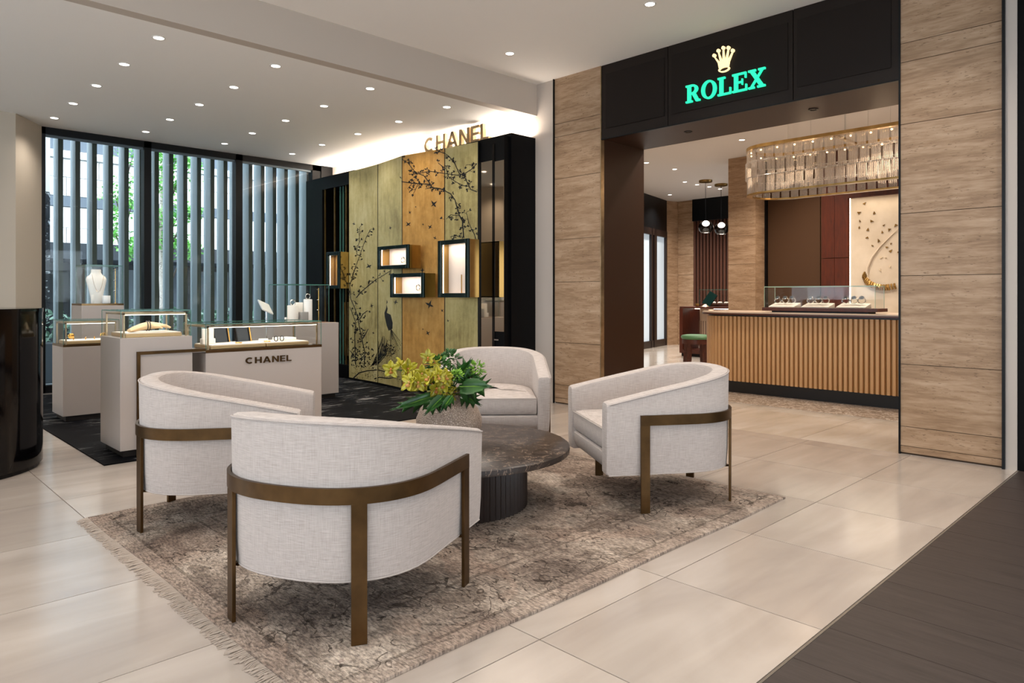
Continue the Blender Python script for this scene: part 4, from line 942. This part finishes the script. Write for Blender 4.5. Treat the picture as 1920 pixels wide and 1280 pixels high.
def vwatch(vt, dy, z, label):
    p = vt.location; ringthing('watch', label, (p.x+.12, p.y+dy, p.z+z+.045), .035, .007, STEEL, 'x', 'watch', 'watches in the wall vitrines')
    simple_box('watch_stand', label.replace('watch', 'watch stand', 1), 'display block', GOLD if dy > 0 else PUREW, p.x+.10, p.x+.15, p.y+dy-.05, p.y+dy+.05, p.z+.0505, p.z+z, bev=.001)
vwatch(v1, -.06, .065, 'watch on a gold base in the highest vitrine'); vwatch(v2, -.08, .075, 'watch on a white base in the lowest vitrine')
p = v3.location
for k in range(2): simple_box('bracelet_bar', ['left', 'right'][k]+' slim gold bar in the tall vitrine', 'display stand', GOLD, p.x+.1, p.x+.11, p.y-.04-.09*k, p.y-.03-.09*k, p.z+.0505, p.z+.26, bev=.001)
simple_box('watch_plinth', 'white arched plinth at the right of the tall vitrine', 'display block', PUREW, p.x+.1, p.x+.17, p.y-.205, p.y-.14, p.z+.0505, p.z+.42, bev=.03)
# --- black cabinets
BLKS = mat('satin_black_left', '#030304', .45, spec=.15)
lc = thing('black_cabinet', 'black cabinet with mirrored shelves left of the gold screen', 'cabinet', (5.6, 9.35, .008))
def lb(name, m, x0, x1, y0, y1, z0, z1): return MB().box(x0-5.6, x1-5.6, y0-9.35, y1-9.35, z0-.008, z1-.008).build(name, m, lc)
lb('header', BLKS, 5.40, 5.85, 8.72, 10.12, 2.80, 2.985); lb('plinth', BLKS, 5.40, 5.85, 8.72, 10.12, .008, .2); lb('side_panel', BLKS, 5.40, 5.85, 9.62, 10.12, .2, 2.80); lb('side_panel', BLKS, 5.40, 5.85, 8.72, 8.76, .2, 2.8); lb('back', GMIRROR, 5.82, 5.85, 8.76, 9.62, .2, 2.80)
for y in (9.58, 9.30, 8.98): lb('brass_post', BRASS, 5.42, 5.44, y, y+.014, .2, 2.8)
for y in (9.18, 9.10): lb('glass_upright', GEDGE, 5.44, 5.46, y, y+.006, .2, 2.8)
for z in (.9, 1.9): lb('shelf', GLASS, 5.46, 5.82, 8.76, 9.62, z, z+.01)
lb('lower_panel', m_bronze('amber_mirror', '#6b4a25', '#8d6a3c', .15), 5.6, 5.62, 8.76, 9.4, .3, 1.1)
rc = thing('black_cabinet', 'tall glossy black cabinet with two mirror strips right of the screen', 'cabinet', (5.66, 6.2, .008))
def rb(name, m, x0, x1, y0, y1, z0, z1): return MB().box(x0-5.66, x1-5.66, y0-6.2, y1-6.2, z0-.008, z1-.008).build(name, m, rc)
BLK2 = mat('satin_black', '#030304', .45, spec=.15)
rb('body', BLK2, 5.471, 5.855, 5.6, 6.9, .008, 3.008)
rb('mirror_unit', BLK2, 5.386, 5.471, 5.626, 6.06, .05, 2.97)
rb('mirror_strip', MIRROR, 5.380, 5.386, 5.816, 6.034, .1, 2.72); rb('mirror_strip', MIRROR, 5.380, 5.386, 5.628, 5.774, .80, 2.70)
rb('frame_strip', BLACK, 5.378, 5.386, 5.775, 5.815, .05, 2.9); rb('handle', STEEL, 5.366, 5.386, 5.70, 5.77, .70, .715)
lt = thing('letter_sign', 'bronze standing block letters above the gold screen', 'sign', (5.55, 6.67, 2.95))
lettering(lt, 'CHANEL', SANS, 1.23, .20, .05, (0, .625, .075), (0, -1, 0), (1, 0, 0), CHAMP, .12)
MB().box(.015, .035, -.6, .6, .0, .075).build('base_rail', CHAMP, lt); lc2 = struct(box('wall_bulkhead', WHITE, 5.60, 5.855, 6.9, 8.72, .01, 2.95), 'white bulkhead behind the gold screen')
area_light('cove_light', (5.74, 7.85, 3.02), (.06, 4.3), P_COVE, (1, .88, .76), (PI, 0, 0))
area_light('cove_light_right', (5.72, 5.66, 3.03), (.2, .06), 2.0, (1, .88, .76), (PI, 0, 0))
ld = struct(box('trim_6', LED, 5.80, 5.83, 5.72, 9.9, ZL-.012, ZL-.002), 'led strip along the top of the white wall')

# ================================================================== SHOP SIGN
SERIF = {'R': (1.0, [rct(.12, .34, .1, .9), rct(0, .46, 0, .1), rct(0, .44, .9, 1), rct(.34, .44, .45, .55)]+arc_polys((.44, .725), .40, .275, .2, .1, -90, 90, 14)+[[(.44, .45), (.66, .5), (.90, .1), (1.0, .1), (1.0, 0), (.72, 0)]]),
         'O': (1.02, arc_polys((.51, .5), .51, .52, .21, .1, 0, 360, 40)),
         'L': (.86, [rct(.12, .34, .1, .9), rct(0, .48, .9, 1), rct(0, .86, 0, .1), rct(.78, .86, .1, .36)]),
         'E': (.92, [rct(.12, .34, .1, .9), rct(0, .88, .9, 1), rct(0, .92, 0, .1), rct(.34, .60, .46, .55), rct(.80, .88, .68, .9), rct(.84, .92, .1, .34), rct(.60, .66, .34, .67)]),
         'X': (1.04, [[(.10, .9), (.36, .9), (.94, .1), (.68, .1)], [(.14, .1), (.26, .1), (.90, .9), (.78, .9)], rct(0, .46, .9, 1), rct(.62, 1.04, .9, 1), rct(0, .38, 0, .1), rct(.56, 1.04, 0, .1)])}
sg = thing('shop_sign', 'lit green serif letters under a gold crown on the dark fascia', 'sign', (SX, 3.22, 3.0))
lettering(sg, 'ROLEX', SERIF, .785, .165, .022, (-.004, .396, .018), (0, -1, 0), (-1, 0, 0), SIGNG, .10)
def cp(px, py): p = at_x(px, py, SX); return (p.y-3.22, p.z-3.0)
cr = MB()
def yz_prism(mb, pts, x0, x1): mb.prism(pts, x0, x1, lambda a, b_, z: (z, a, b_))
tips = [(1341, 105), (1348.8, 96), (1358, 90.6), (1367.5, 90.4), (1375.6, 95.6)]; bl, br = (1349.8, 128.5), (1368, 124.5)
for k, t in enumerate(tips):
    u0, u1 = k/5, (k+1)/5; A0 = (bl[0]+(br[0]-bl[0])*u0, bl[1]+(br[1]-bl[1])*u0); A1 = (bl[0]+(br[0]-bl[0])*u1, bl[1]+(br[1]-bl[1])*u1)
    up = lambda q, f: (q[0]+(t[0]-q[0])*f, q[1]+(t[1]-q[1])*f)
    q = [cp(*A0), cp(*A1), cp(A1[0]+.6*(k-2)+.3, A1[1]-9), cp(t[0]+.7, t[1]+2), cp(t[0]-.7, t[1]+2), cp(A0[0]+.6*(k-2)-.3, A0[1]-9)]
    yz_prism(cr, q, -.024, -.004)
    c = cp(*t); yz_prism(cr, [(c[0]+.016*math.cos(2*PI*i/16), c[1]+.016*math.sin(2*PI*i/16)) for i in range(16)], -.026, -.004)
c0 = cp(1359.3, 130.5); ring_ = arc_polys((0, 0), .055, .026, .012, .010, 0, 360, 32)
for p in ring_: yz_prism(cr, [(c0[0]+a, c0[1]+b_) for a, b_ in p], -.024, -.004)
cr.build('crown_emblem', SIGNY, sg)

# ================================================================== SHOP COUNTER
def outline(off, y_end=.8):
    pts = []; c = (8.45, 4.40); R_ = .45-off
    y = y_end
    pts = [(8.0+off, y_end), (8.0+off, 4.40)]+[(c[0]-R_*math.cos(t), c[1]+R_*math.sin(t)) for t in [PI/2*i/14 for i in range(1, 15)]]+[(8.9, c[1]+R_), (8.9, y_end)]
    return pts
sc = thing('shop_counter', 'long curved shop counter with vertical bronze ribs and stone top', 'counter', (8.4, 3.0, 0))
def rel(P, ox=8.4, oy=3.0): return [(x-ox, y-oy) for x, y in P]
MB().prism(rel(outline(.03)), .15, .945).build('body', FLUTED, sc, True); MB().prism(rel(outline(.10)), 0, .15).build('plinth', mat('counter_plinth', '#0d0908', .4), sc, True)
MB().prism(rel(outline(.03)), .945, .96).build('shadow_gap', mat('counter_gap', '#1a0f0a', .4), sc, True); MB().prism(rel(outline(-.05)), .965, .985).build('top_edge', mat('counter_edge', '#4a2416', .35), sc, True); MB().prism(rel(outline(-.045)), .985, 1.0).build('stone_top', mat('counter_stone', '#c9b29b', .3), sc, True)
rib = None
def add_rib(x, y, a):
    global rib
    if rib is None: rib = MB().add([(0, -.020, 0), (0, .020, 0), (-.022, .0155, 0), (-.022, -.0155, 0), (0, -.020, .795), (0, .020, .795), (-.022, .0155, .795), (-.022, -.0155, .795)], [(0, 1, 2, 3), (4, 7, 6, 5), (0, 4, 5, 1), (1, 5, 6, 2), (2, 6, 7, 3), (3, 7, 4, 0)]).build('rib', FLUTE, sc); rib.location = (x-8.4, y-3.0, .15); rib.rotation_euler = (0, 0, a)
    else: inst(rib, sc, (x-8.4, y-3.0, .15), (0, 0, a))
y = 1.6
while y < 4.40: add_rib(8.03, y, 0); y += .0545
for k in range(12): t = (k+.5)/12*PI/2; add_rib(8.45-.42*math.cos(t), 4.40+.42*math.sin(t), -t)
# glass watch case
yA = at_x(1433, 554, 8.15).y; yB = at_x(1641, 554, 8.15).y; xB = at_y(1453, 554, yA).x
bs = thing('walnut_plinth', 'dark walnut plinth of the watch case on the shop counter', 'plinth', ((8.15+xB)/2, (yA+yB)/2, 1.0)); hx, hy = (xB-8.15)/2, (yA-yB)/2
MB().box(-hx+.03, hx-.03, -hy+.08, hy-.08, 0, .02).build('foot', BLACKM, bs); MB().box(-hx-.02, hx+.02, -hy-.03, hy+.02, .02, .058).build('slab', BWOOD, bs, bevel=.004)
GE2 = mat('glass_edge_pale', '#a8c9b2', .15)
glasscase('glass_display_case', 'long glass case with nine watches on the shop counter', 8.15, xB, yB, yA, 1.058, 1.308, None, False, GE2)
w0 = None
def watch(loc, rz, label, group):
    global w0
    if w0 is None:
        w0 = thing('watch', label, 'watch', loc)
        pts = [(0, .032*math.cos(2*PI*k/20), .026*math.sin(2*PI*k/20)+.03) for k in range(20)]
        mb = MB()
        for k in range(20):
            a, b_ = pts[k], pts[(k+1) % 20]; mb.add([(-.011, a[1], a[2]), (.011, a[1], a[2]), (.011, b_[1], b_[2]), (-.011, b_[1], b_[2]), (-.009, a[1]*.85, (a[2]-.03)*.85+.03), (.009, a[1]*.85, (a[2]-.03)*.85+.03), (.009, b_[1]*.85, (b_[2]-.03)*.85+.03), (-.009, b_[1]*.85, (b_[2]-.03)*.85+.03)], [(0, 1, 2, 3), (4, 7, 6, 5), (0, 3, 7, 4), (1, 5, 6, 2)])
        mb.build('bracelet', STEEL, w0)
        d = MB().lathe([(.021, 0), (.022, .004), (.019, .008)], 20).build('case', STEEL, w0, True, loc=(-.006, 0, .052)); d.rotation_euler = (0, -.7, 0)
        e = MB().cyl((0, 0), .017, .0075, .009, 20).build('dial', DIAL, d)
        t = w0
    else: t = copy_tree(w0); t.location = loc
    t['label'] = label; t['group'] = group; t.rotation_euler = (0, 0, rz); t.scale = (1.3, 1.3, 1.3); return t
span = yA-yB
for k in range(3):
    yc = yA-span*(.155+.315*k); t = thing('watch_pad', ['left', 'middle', 'right'][k]+' tilted cream pad in the shop counter case', 'display pad', (8.27, yc, 1.059), group='cream watch pads')
    hyp = span*.125; o = MB().add([(-.09, -hyp, .012), (-.09, hyp, .012), (.10, hyp, .055), (.10, -hyp, .055), (-.09, -hyp, 0), (-.09, hyp, 0), (.10, hyp, 0), (.10, -hyp, 0)], [(0, 1, 2, 3), (4, 7, 6, 5), (0, 4, 5, 1), (1, 5, 6, 2), (2, 6, 7, 3), (3, 7, 4, 0)]).build('cushion', SATIN, t, True, bevel=.003)
    MB().box(-.085, .095, -hyp+.004, hyp-.004, -.001, .003).build('base', BLACKM, t)
    for q in range(3): watch((8.285+.012*(q == 1), yc+hyp*(.55-.55*q), 1.105), .15*(q-1), '%s watch on the %s cream pad of the shop counter case' % (['left', 'middle', 'right'][q], ['left', 'middle', 'right'][k]), 'steel watches on the cream pads')
# white orchid at the right end
wo = thing('white_orchid', 'white orchid with green leaves on the shop counter, beside the column', 'plant', (8.45, 2.42, 1.0)); MB().lathe([(.05, 0), (.06, .03), (.055, .09), (.05, .09)], 20).build('pot', IVORY, wo, True)
lf = MB()
for k in range(10): a = k*.63; petal(lf, Vector((0, 0, .09)), Vector((math.cos(a), math.sin(a), random.uniform(.6, 1.8))), Vector((0, 0, 1)), .15, .05, .2)
leaf_solid(lf.build('leaves', FERN, wo, True))
WP = mat('white_petal', '#f2efe8', .6); fw = MB()
for k in range(9):
    c = Vector((random.uniform(-.05, .03), random.uniform(-.05, .07), random.uniform(.24, .34)))
    for a in range(5): petal(fw, c, Vector((-.2, math.cos(a*1.256), math.sin(a*1.256))), Vector((-1, 0, 0)), .045, .035, .2)
leaf_solid(fw.build('blossoms', WP, wo, True)); MB().tube([(0, 0, .09), (0, .02, .2), (-.02, .03, .33)], .004, 6).build('stem', STEM, wo, True)

# ================================================================== CHANDELIER
cl = thing('chandelier', 'long oval chandelier of three tiers of fluted crystal blocks', 'chandelier', (7.97, 2.55, 2.36))
HWX, YN, YS = .37, 1.12, -1.75        # half width, straight part ends (local y)
def stadium(hw, s_):                  # s_ in 0..1 -> point, normal angle
    Ls = YN-YS; Lc = PI*hw; tot = 2*Ls+2*Lc; d = s_*tot
    if d < Ls: return (-hw, YS+d), PI
    d -= Ls
    if d < Lc: a = PI-d/hw; return (hw*math.cos(a), YN+hw*math.sin(a)), a
    d -= Lc
    if d < Ls: return (hw, YN-d), 0
    d -= Ls; a = -d/hw; return (hw*math.cos(a), YS+hw*math.sin(a)), a
for nm, z0, z1, o1, o2 in (('bottom_ring', 0, .018, .012, -.05), ('top_ring', .525, .56, .016, -.05)):
    mb = MB(); P1 = [stadium(HWX+o1, k/120)[0] for k in range(120)]; P2 = [stadium(HWX+o2, k/120)[0] for k in range(120)]
    for k in range(120):
        a, b_, c, d = P1[k], P1[(k+1) % 120], P2[(k+1) % 120], P2[k]; mb.prism([a, b_, c, d], z0, z1)
    mb.build(nm, BRASS, cl)
NB = 74; blk0 = {}
for row, (z0, z1, dr_) in enumerate(((.02, .215, 0), (.19, .385, .018), (.36, .53, 0.004))):
    for k in range(NB):
        s_ = (k+.5*(row % 2))/NB % 1; (x, y), a = stadium(HWX+dr_-.004, s_)
        if row not in blk0:
            mb = MB()
            for q in range(5): mb.lathe([(.0085, 0), (.0085, z1-z0)], 8, (0, -.036+.018*q, 0))
            blk0[row] = mb.build('crystal_block', CRYST, cl, True); o = blk0[row]
        else: o = inst(blk0[row], cl)
        o.location = (x, y, z0); o.rotation_euler = (0, 0, a)
for z in (.205, .375):
    MB().tube([(*stadium(HWX+.006, k/96)[0], z) for k in range(96)], .005, 6, True).build('wire_ring', STEEL, cl, True)
BULB = mat('warm_bulb', (1, .8, .5), .5, emit=(1, .72, .38), es=9); bl0 = None
for k in range(40):
    (x, y), a = stadium(HWX-.03, k/40)
    if bl0 is None: bl0 = MB().sphere((0, 0, 0), .011, 8).build('bulb', BULB, cl, True); bl0.location = (x, y, .50)
    else: inst(bl0, cl, (x, y, .50))
for (x, y) in ((-.3, .9), (.3, .9), (-.34, .05), (.34, .05), (-.34, -.8), (.34, -.8)): MB().tube([(x, y, .56), (x, y, ZS-2.36)], .0022, 5).build('cable', STEEL, cl)
MB().tube([(0, .4, .56), (0, .4, ZS-2.36)], .008, 8).build('drop_rod', STEEL, cl); MB().box(-.33, .33, .38, .42, .53, .55).build('cross_bar', BRASS, cl); MB().box(-.33, .33, -.82, -.78, .53, .55).build('cross_bar', BRASS, cl)
for y in (.8, 0, -.8): point_light('chandelier_glow', (0, y, .30), 5, VWARM, cl, .12)
area_light('chandelier_uplight', (0, -.3, .60), (.5, 2.4), 22, (1, .86, .74), (PI, 0, 0), cl)

# ================================================================== BACK WALL ART
XA = XB-.10; yL = at_x(1593, 554, XA).y; zt = at_x(1593, 372, XA).z
art = thing('art_panel', 'cream relief panel with gold fragments, lit along its edge', 'artwork', (XA, yL-.9, .7))
mp_, nt, b = base('cream_plaster'); nt.links.new(ramp(nt, noise(nt, coords(nt), 3, 4), [(.3, '#c9b8a0'), (.7, '#dccdb8')]), b.inputs['Base Color']); b.inputs['Roughness'].default_value = .6
MB().box(0, .03, -.9, .885, 0, zt-.7).build('panel', mp_, art); MB().box(.0, .02, .885, .90, 0, zt-.7).build('light_edge', LED, art); MB().box(-.01, .03, -.9, .9, zt-.7, zt-.685).build('top_trim', RWOOD, art)
def ap(px, py): p = at_x(px, py, XA); return (p.y-(yL-.9), p.z-.7)
fm = [m_bronze('fragment_bronze', '#7a5a2c', '#a67f42', .35), mat('fragment_pale', '#d8c6a8', .5)]
for (px, py) in ((1621, 381), (1611, 398), (1639, 399), (1612, 414), (1635, 414), (1611, 426), (1627, 430), (1657, 422), (1680, 423), (1668, 431), (1654, 435), (1626, 446), (1647, 451), (1636, 460), (1671, 457), (1663, 463), (1670, 470), (1652, 482), (1668, 500), (1651, 506), (1661, 483), (1685, 473)):
    a, z = ap(px, py); r = random.uniform(.015, .03); t0 = random.uniform(0, 6); tri = [(a+r*math.cos(t0+q), z+r*math.sin(t0+q)) for q in (0, 2.0, 3.6)]
    mb = MB(); yz_prism(mb, tri, -.012, .0); mb.build('fragment', fm[0] if py < 480 else fm[1], art)
MB().tube([(-.008, *ap(*p)) for p in ((1686, 428), (1668, 445), (1650, 463), (1636, 482), (1627, 502), (1626, 518), (1634, 530))], [.004, .008, .012, .016, .018, .018, .016], 8).build('relief_arc', mp_, art, True)
arc = [(1619, 521), (1623, 530), (1631, 537), (1642, 542), (1655, 544), (1669, 543), (1686, 540)]
for k in range(len(arc)*3-3):
    a, t = divmod(k, 3); t /= 3; p = (arc[a][0]+(arc[a+1][0]-arc[a][0])*t, arc[a][1]+(arc[a+1][1]-arc[a][1])*t); q = (p[0]+(arc[a+1][1]-arc[a][1])*.5-1, p[1]-11+k*.1)
    MB().tube([(-.02, *ap(*p)), (-.045, *ap((p[0]+q[0])/2, (p[1]+q[1])/2)), (-.02, *ap(*q))], .016, 6).build('gold_link', BRASS, art, True)
area_light('art_wash', (-.12, .86, 1.4), (.04, 2.2), 4, (1, .85, .66), (0, -PI/2+.2, PI), art); area_light('art_wash_top', (-.15, 0, zt-.72), (.05, 1.6), 3.5, (1, .85, .66), (0, 0, 0), art)

# ================================================================== BACK OF THE SHOP: DESK, STOOL, PENDANTS
DX = 12.2; dy0, dy1 = at_x(1274, 554, DX).y, at_x(1372, 554, DX).y
dk = thing('service_desk', 'tall dark walnut service desk with lit inside behind the stool', 'desk', (DX+.3, (dy0+dy1)/2, 0)); hy = (dy0-dy1)/2
MB().box(-.3, .3, hy-.075, hy, .06, .95).build('end_panel', RWOOD, dk); MB().box(-.3, .3, -hy, hy, .95, .985).build('top', BWOOD, dk, bevel=.004); MB().box(-.3, .3, -hy, hy-.075, .06, .13).build('bottom_shelf', BWOOD, dk); MB().box(-.27, .27, -hy+.03, hy-.03, 0, .06).build('plinth', BLACKM, dk); MB().box(-.3, .3, -hy, -hy+.05, .13, .95).build('end_panel', BWOOD, dk)
yc = at_x(1313, 554, DX+.1).y-(dy0+dy1)/2
MB().lathe([(.135, .13), (.135, .95)], 32, (.05, yc, 0)).build('stone_drum', mat('drum_stone', '#b39a84', .5), dk, True)
for k in range(9): a = PI/2+PI*(k+.5)/9; MB().box(-.012, .012, -.008, .008, .14, .70).build('flute', mat('drum_flute', '#7c6454', .6) if 'drum_flute' not in bpy.data.materials else bpy.data.materials['drum_flute'], dk, loc=(.05+.135*math.cos(a), yc+.135*math.sin(a), 0)).rotation_euler = (0, 0, a)
MB().box(.12, .14, -hy+.06, hy-.09, .93, .945).build('light_strip', LED, dk); area_light('desk_light', (.0, 0, .925), (.1, 2*hy-.3), 2, WARM, parent=dk)
tp_ = at_x(1322, 572, DX+.1); tbt = thing('tablet', 'dark tablet on a stand on the service desk', 'tablet', (DX+.12, tp_.y, .985)); MB().lathe([(.10, 0), (.05, .03), (.02, .05)], 20).build('foot', CHAMP, tbt, True); o = MB().box(-.01, .01, -.10, .10, 0, .28).build('screen', mat('tablet_green', '#0c2a26', .2), tbt, bevel=.003); o.rotation_euler = (.5, .35, 0); o.location = (0, 0, .03)
tag(MB().lathe([(.03, 0), (.045, .03), (.04, .06), (.0005, .062)], 16).build('brass_cup', BRASS, None, True, loc=(DX+.12, at_x(1306, 572, DX+.1).y, .985)), 'small brass cup beside the tablet on the service desk', 'cup')
y0, y1 = at_x(1316, 554, DX+.4).y, at_x(1380, 554, DX+.4).y
glasscase('glass_display_case', 'glass case with cream pads on the service desk', DX+.3, DX+.58, y1, y0, 1.03, 1.32, None, False)
tag(box('walnut_plinth', BWOOD, DX+.28, DX+.59, y1-.02, y0+.02, .985, 1.03), 'walnut plinth under the glass case on the service desk', 'plinth')
for k in range(3):
    px = (1338, 1350, 1362)[k]; y = at_x(px, 554, DX+.42).y; t = MB().sphere((0, 0, 0), .05, 14, (1, 1, .55)).build('watch_cushion', SATIN, None, True, loc=(DX+.42, y, 1.055)); tag(t, ['left', 'middle', 'right'][k]+' cream cushion in the glass case on the service desk', 'display pad', 'cream cushions on the service desk')
st = thing('stool', 'round wooden stool with a green leather seat before the service desk', 'stool', (9.62, 5.78, 0))
MB().lathe([(.20, .53), (.22, .545), (.225, .565), (.21, .59), (.15, .60), (.0005, .602)], 36).build('seat', GREENL, st, True); MB().lathe([(.205, .46), (.205, .53)], 36).build('apron', BWOOD, st, True)
for k in range(4):
    a = PI/4+k*PI/2+.78; c, s_ = math.cos(a), math.sin(a); MB().loft([[(r*c+u*.024-0, r*s_+v*.024, z) for u, v in ((-1, -1), (1, -1), (1, 1), (-1, 1))] for r, z in ((.195, 0), (.17, .47))]).build('leg', BWOOD, st)
SMOKE = m_glass('smoked_glass', (.35, .33, .30), 1.6, 1.6); pd0 = None
def pendant(px, py, cpx, cpy, label):
    c = at_z(cpx, cpy, ZS); d = (c.x*FW[0]+c.y*FW[1]); q = at_d(px, py, d); t = thing('pendant_lamp', label, 'pendant lamp', (c.x, c.y, ZS), group='smoked glass pendant lamps'); v = q-c; z = q.z-ZS
    MB().lathe([(.125, -.04), (.13, -.03), (.13, 0)], 28).build('canopy', BRASS, t, True)
    MB().tube([(v.x*.6, v.y*.6, -.04), (v.x, v.y, z+.12)], .003, 5).build('cord', BLACKM, t); MB().tube([(v.x*.6+.03, v.y*.6+.03, -.04), (v.x+.03, v.y+.03, z+.12)], .002, 5).build('cord', BLACKM, t)
    MB().lathe([(.085, z+.115), (.13, z+.07), (.148, z), (.13, z-.07), (.09, z-.105)], 28, (v.x, v.y, 0), False).build('globe', SMOKE, t, True)
    MB().tube([(v.x+.088*math.cos(a), v.y+.088*math.sin(a), z-.105) for a in [2*PI*k/24 for k in range(24)]], .006, 6, True).build('rim', STEEL, t, True)
    MB().sphere((v.x, v.y, z+.075), .075, 16, (1, 1, .75)).build('diffuser', mat('lamp_diffuser', (1, 1, 1), .5, emit=(1, .96, .9), es=7) if 'lamp_diffuser' not in bpy.data.materials else bpy.data.materials['lamp_diffuser'], t, True)
pendant(1323.5, 426, 1323, 338, 'smoked glass pendant lamp, left one, at the back of the shop'); pendant(1352.7, 429, 1352, 345, 'smoked glass pendant lamp, right one, at the back of the shop')

# ================================================================== OUTSIDE
struct(box('ground', mat('paving', '#8d9296', .7), -25, 40, 10.3, 45, -.35, -.02), 'paved street outside')
fs_ = thing('louvre_screen', 'row of tall pale aluminium fins outside the window', 'screen', (4.2, 10.6, -.02)); x = at_y(109, 554, 10.45).x; f0 = None
EDGE = mat('fin_shaded_edge', '#414944', .6, spec=.2)
def add_fin(x):                       # pale blade; dark inner strip paints in the shade of its room-facing edge
    global f0
    if f0 is None:
        f0 = MB().box(0, .052, .012, .27, 0, 4.1).build('fin', FIN, fs_, bevel=.006); f0.location = (x-4.2, -.15, 0)
        MB().box(.004, .056, 0, .012, 0, 4.1).build('shaded_edge', EDGE, f0)
    else:
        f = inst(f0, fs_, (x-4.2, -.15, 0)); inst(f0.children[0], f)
while x < 6.6: add_fin(x); x += .1915
fx = at_y(109, 554, 10.45).x-.1915
while fx > -.2: add_fin(fx); fx -= .1915
# building across the street
FY = 21.0; STONE = mat('white_stone', '#e4e4e2', .7); SDARK = mat('slate_metal', '#59626c', .5); STORE = mat('dark_storefront', '#23282c', .25); SKYG = mat('sky_glass', '#aebfc9', .1)
bd2 = thing('stone_building', 'white stone building with dark bands across the street', 'building', (7, FY+1, -.35))
def bb(name, m, x0, x1, z0, z1, y0=FY, y1=FY+.3): return MB().box(x0-7, x1-7, y0-FY-1, y1-FY-1, z0+.35, z1+.35).build(name, m, bd2)
bb('wall', mat('stone_joint', '#b9babb', .9), -6, 24, 2.4, 11, FY+.12, FY+1.5)
zs = [2.4, 2.95, 3.5, 3.75, 4.3, 4.75]
for j, (z0, z1) in enumerate(((2.42, 2.95), (2.96, 3.48), (3.78, 4.25), (4.27, 4.72))):
    for k in range(20): x0 = -6+1.5*k+(.75 if j % 2 else 0); bb('stone_block', STONE, x0+.008, x0+1.492, z0, z1, FY+.05, FY+.2)
bb('dark_band', SDARK, -6, 24, 3.5, 3.76, FY+.02, FY+.2); bb('cornice', STONE, -6, 24, 4.74, 4.92, FY-.1, FY+.2)
for k in range(9): x0 = -5.4+3.1*k; bb('window', SDARK, x0, x0+2.3, 4.95, 5.9, FY+.02, FY+.2); bb('stone_block', STONE, x0+2.32, x0+3.08, 4.93, 9, FY+.05, FY+.2); bb('window_pane', SKYG, x0, x0+2.3, 5.9, 9, FY+.03, FY+.2)
bb('canopy', mat('canopy_dark', '#2b3036', .5), -6, 24, 2.05, 2.42, FY-2.2, FY+.2)
bb('storefront', STORE, -6, 24, -.35, 2.05, FY+.1, FY+.3)
for k in range(12): x0 = -5+2.4*k; bb('door_post', SDARK, x0, x0+.22, -.35, 2.05, FY, FY+.12); bb('shop_pane', mat('pane_grey', '#5f6a72', .15) if 'pane_grey' not in bpy.data.materials else bpy.data.materials['pane_grey'], x0+.9, x0+1.7, -.1, 1.9, FY+.05, FY+.12)
mp2 = thing('marble_pier', 'black veined marble pier outside at the left of the window', 'pier', (2.18, 12.2, -.02)); MB().box(-.45, .22, 0, .5, .45, 2.75).build('shaft', BMARB, mp2); MB().box(-.5, .26, -.05, .55, 0, .45).build('base', mat('grey_granite', '#6d767c', .6), mp2); MB().box(-.45, .22, 0, .5, 2.75, 5.4).build('upper_shaft', STONE, mp2)
# planter hedge
hg = thing('planter_hedge', 'low dark planter with pale green shrubs outside the window', 'hedge', (4.5, 11.75, -.02)); MB().box(-4, 1.0, -.25, .25, 0, .55).build('planter', mat('planter_grey', '#555d63', .6), hg)
lf = MB()
for k in range(1500):
    c = Vector((random.uniform(-4, 1.0), random.uniform(-.28, .28), random.uniform(.5, .98))); v = Vector((random.gauss(0, 1), random.gauss(0, 1), random.gauss(.5, 1))); petal(lf, c, v, Vector((random.uniform(-1, 1), random.uniform(-1, 1), 1)), .10, .05, .1)
o = lf.build('foliage', m_leaf('hedge_green', '#5d7f6c', '#8fb09a'), hg); o['kind'] = 'stuff'
def tree(px, d, label, spots, nleaf, trunk_top):
    b_ = at_d(px, 554, d); t = thing('street_tree', label, 'tree', (b_.x, b_.y, -.02), group='street trees beyond the fins'); pts = [(0, 0, 0), (.02, .02, 1.2), (-.03, .02, 2.3), (.03, 0, trunk_top)]
    MB().tube(pts, [.085, .075, .06, .03], 10).build('trunk', m_marble('birch_bark', '#a39a90', '#c8c0b5', '#3a342e', 6, .8, .06) if 'birch_bark' not in bpy.data.materials else bpy.data.materials['birch_bark'], t, True)
    lf = MB()
    for (sx, sy, r) in spots:
        q = at_d(sx, sy, d)-Vector((b_.x, b_.y, -.02)); MB().tube([(0, 0, max(1.0, q.z-1.0)), (q.x*.5, q.y*.5, q.z-.35), tuple(q)], [.025, .015, .006], 6).build('branch', mat('branch_bark', '#4a4038', .8) if 'branch_bark' not in bpy.data.materials else bpy.data.materials['branch_bark'], t, True)
        for k in range(nleaf):
            v = Vector((random.gauss(0, 1), random.gauss(0, 1), random.gauss(0, 1))).normalized(); c = q+v*r*random.random()**.6; petal(lf, c, Vector((random.gauss(0, 1), random.gauss(0, 1), random.gauss(-.3, .6))), Vector((random.uniform(-1, 1), random.uniform(-1, 1), 1)), .085, .05, .1)
    o = lf.build('foliage', m_leaf('tree_green', '#4f9a3e', '#86c763') if 'tree_green' not in bpy.data.materials else bpy.data.materials['tree_green'], t); o['kind'] = 'stuff'
tree(306, 13.5, 'slim pale barked tree seen between the fins at the centre mullion', [(305, 300, .35), (330, 300, .4), (330, 350, .35), (308, 350, .3), (335, 400, .3), (303, 450, .3), (330, 455, .35), (358, 310, .35), (360, 400, .25), (355, 470, .25), (303, 410, .25)], 130, 4.4)
tree(232, 15.5, 'leafy green tree seen between the fins of the left bay', [(250, 290, .4), (245, 340, .4), (215, 365, .35), (225, 400, .3), (248, 380, .3), (215, 430, .25), (240, 455, .3), (246, 470, .2)], 110, 4.2)
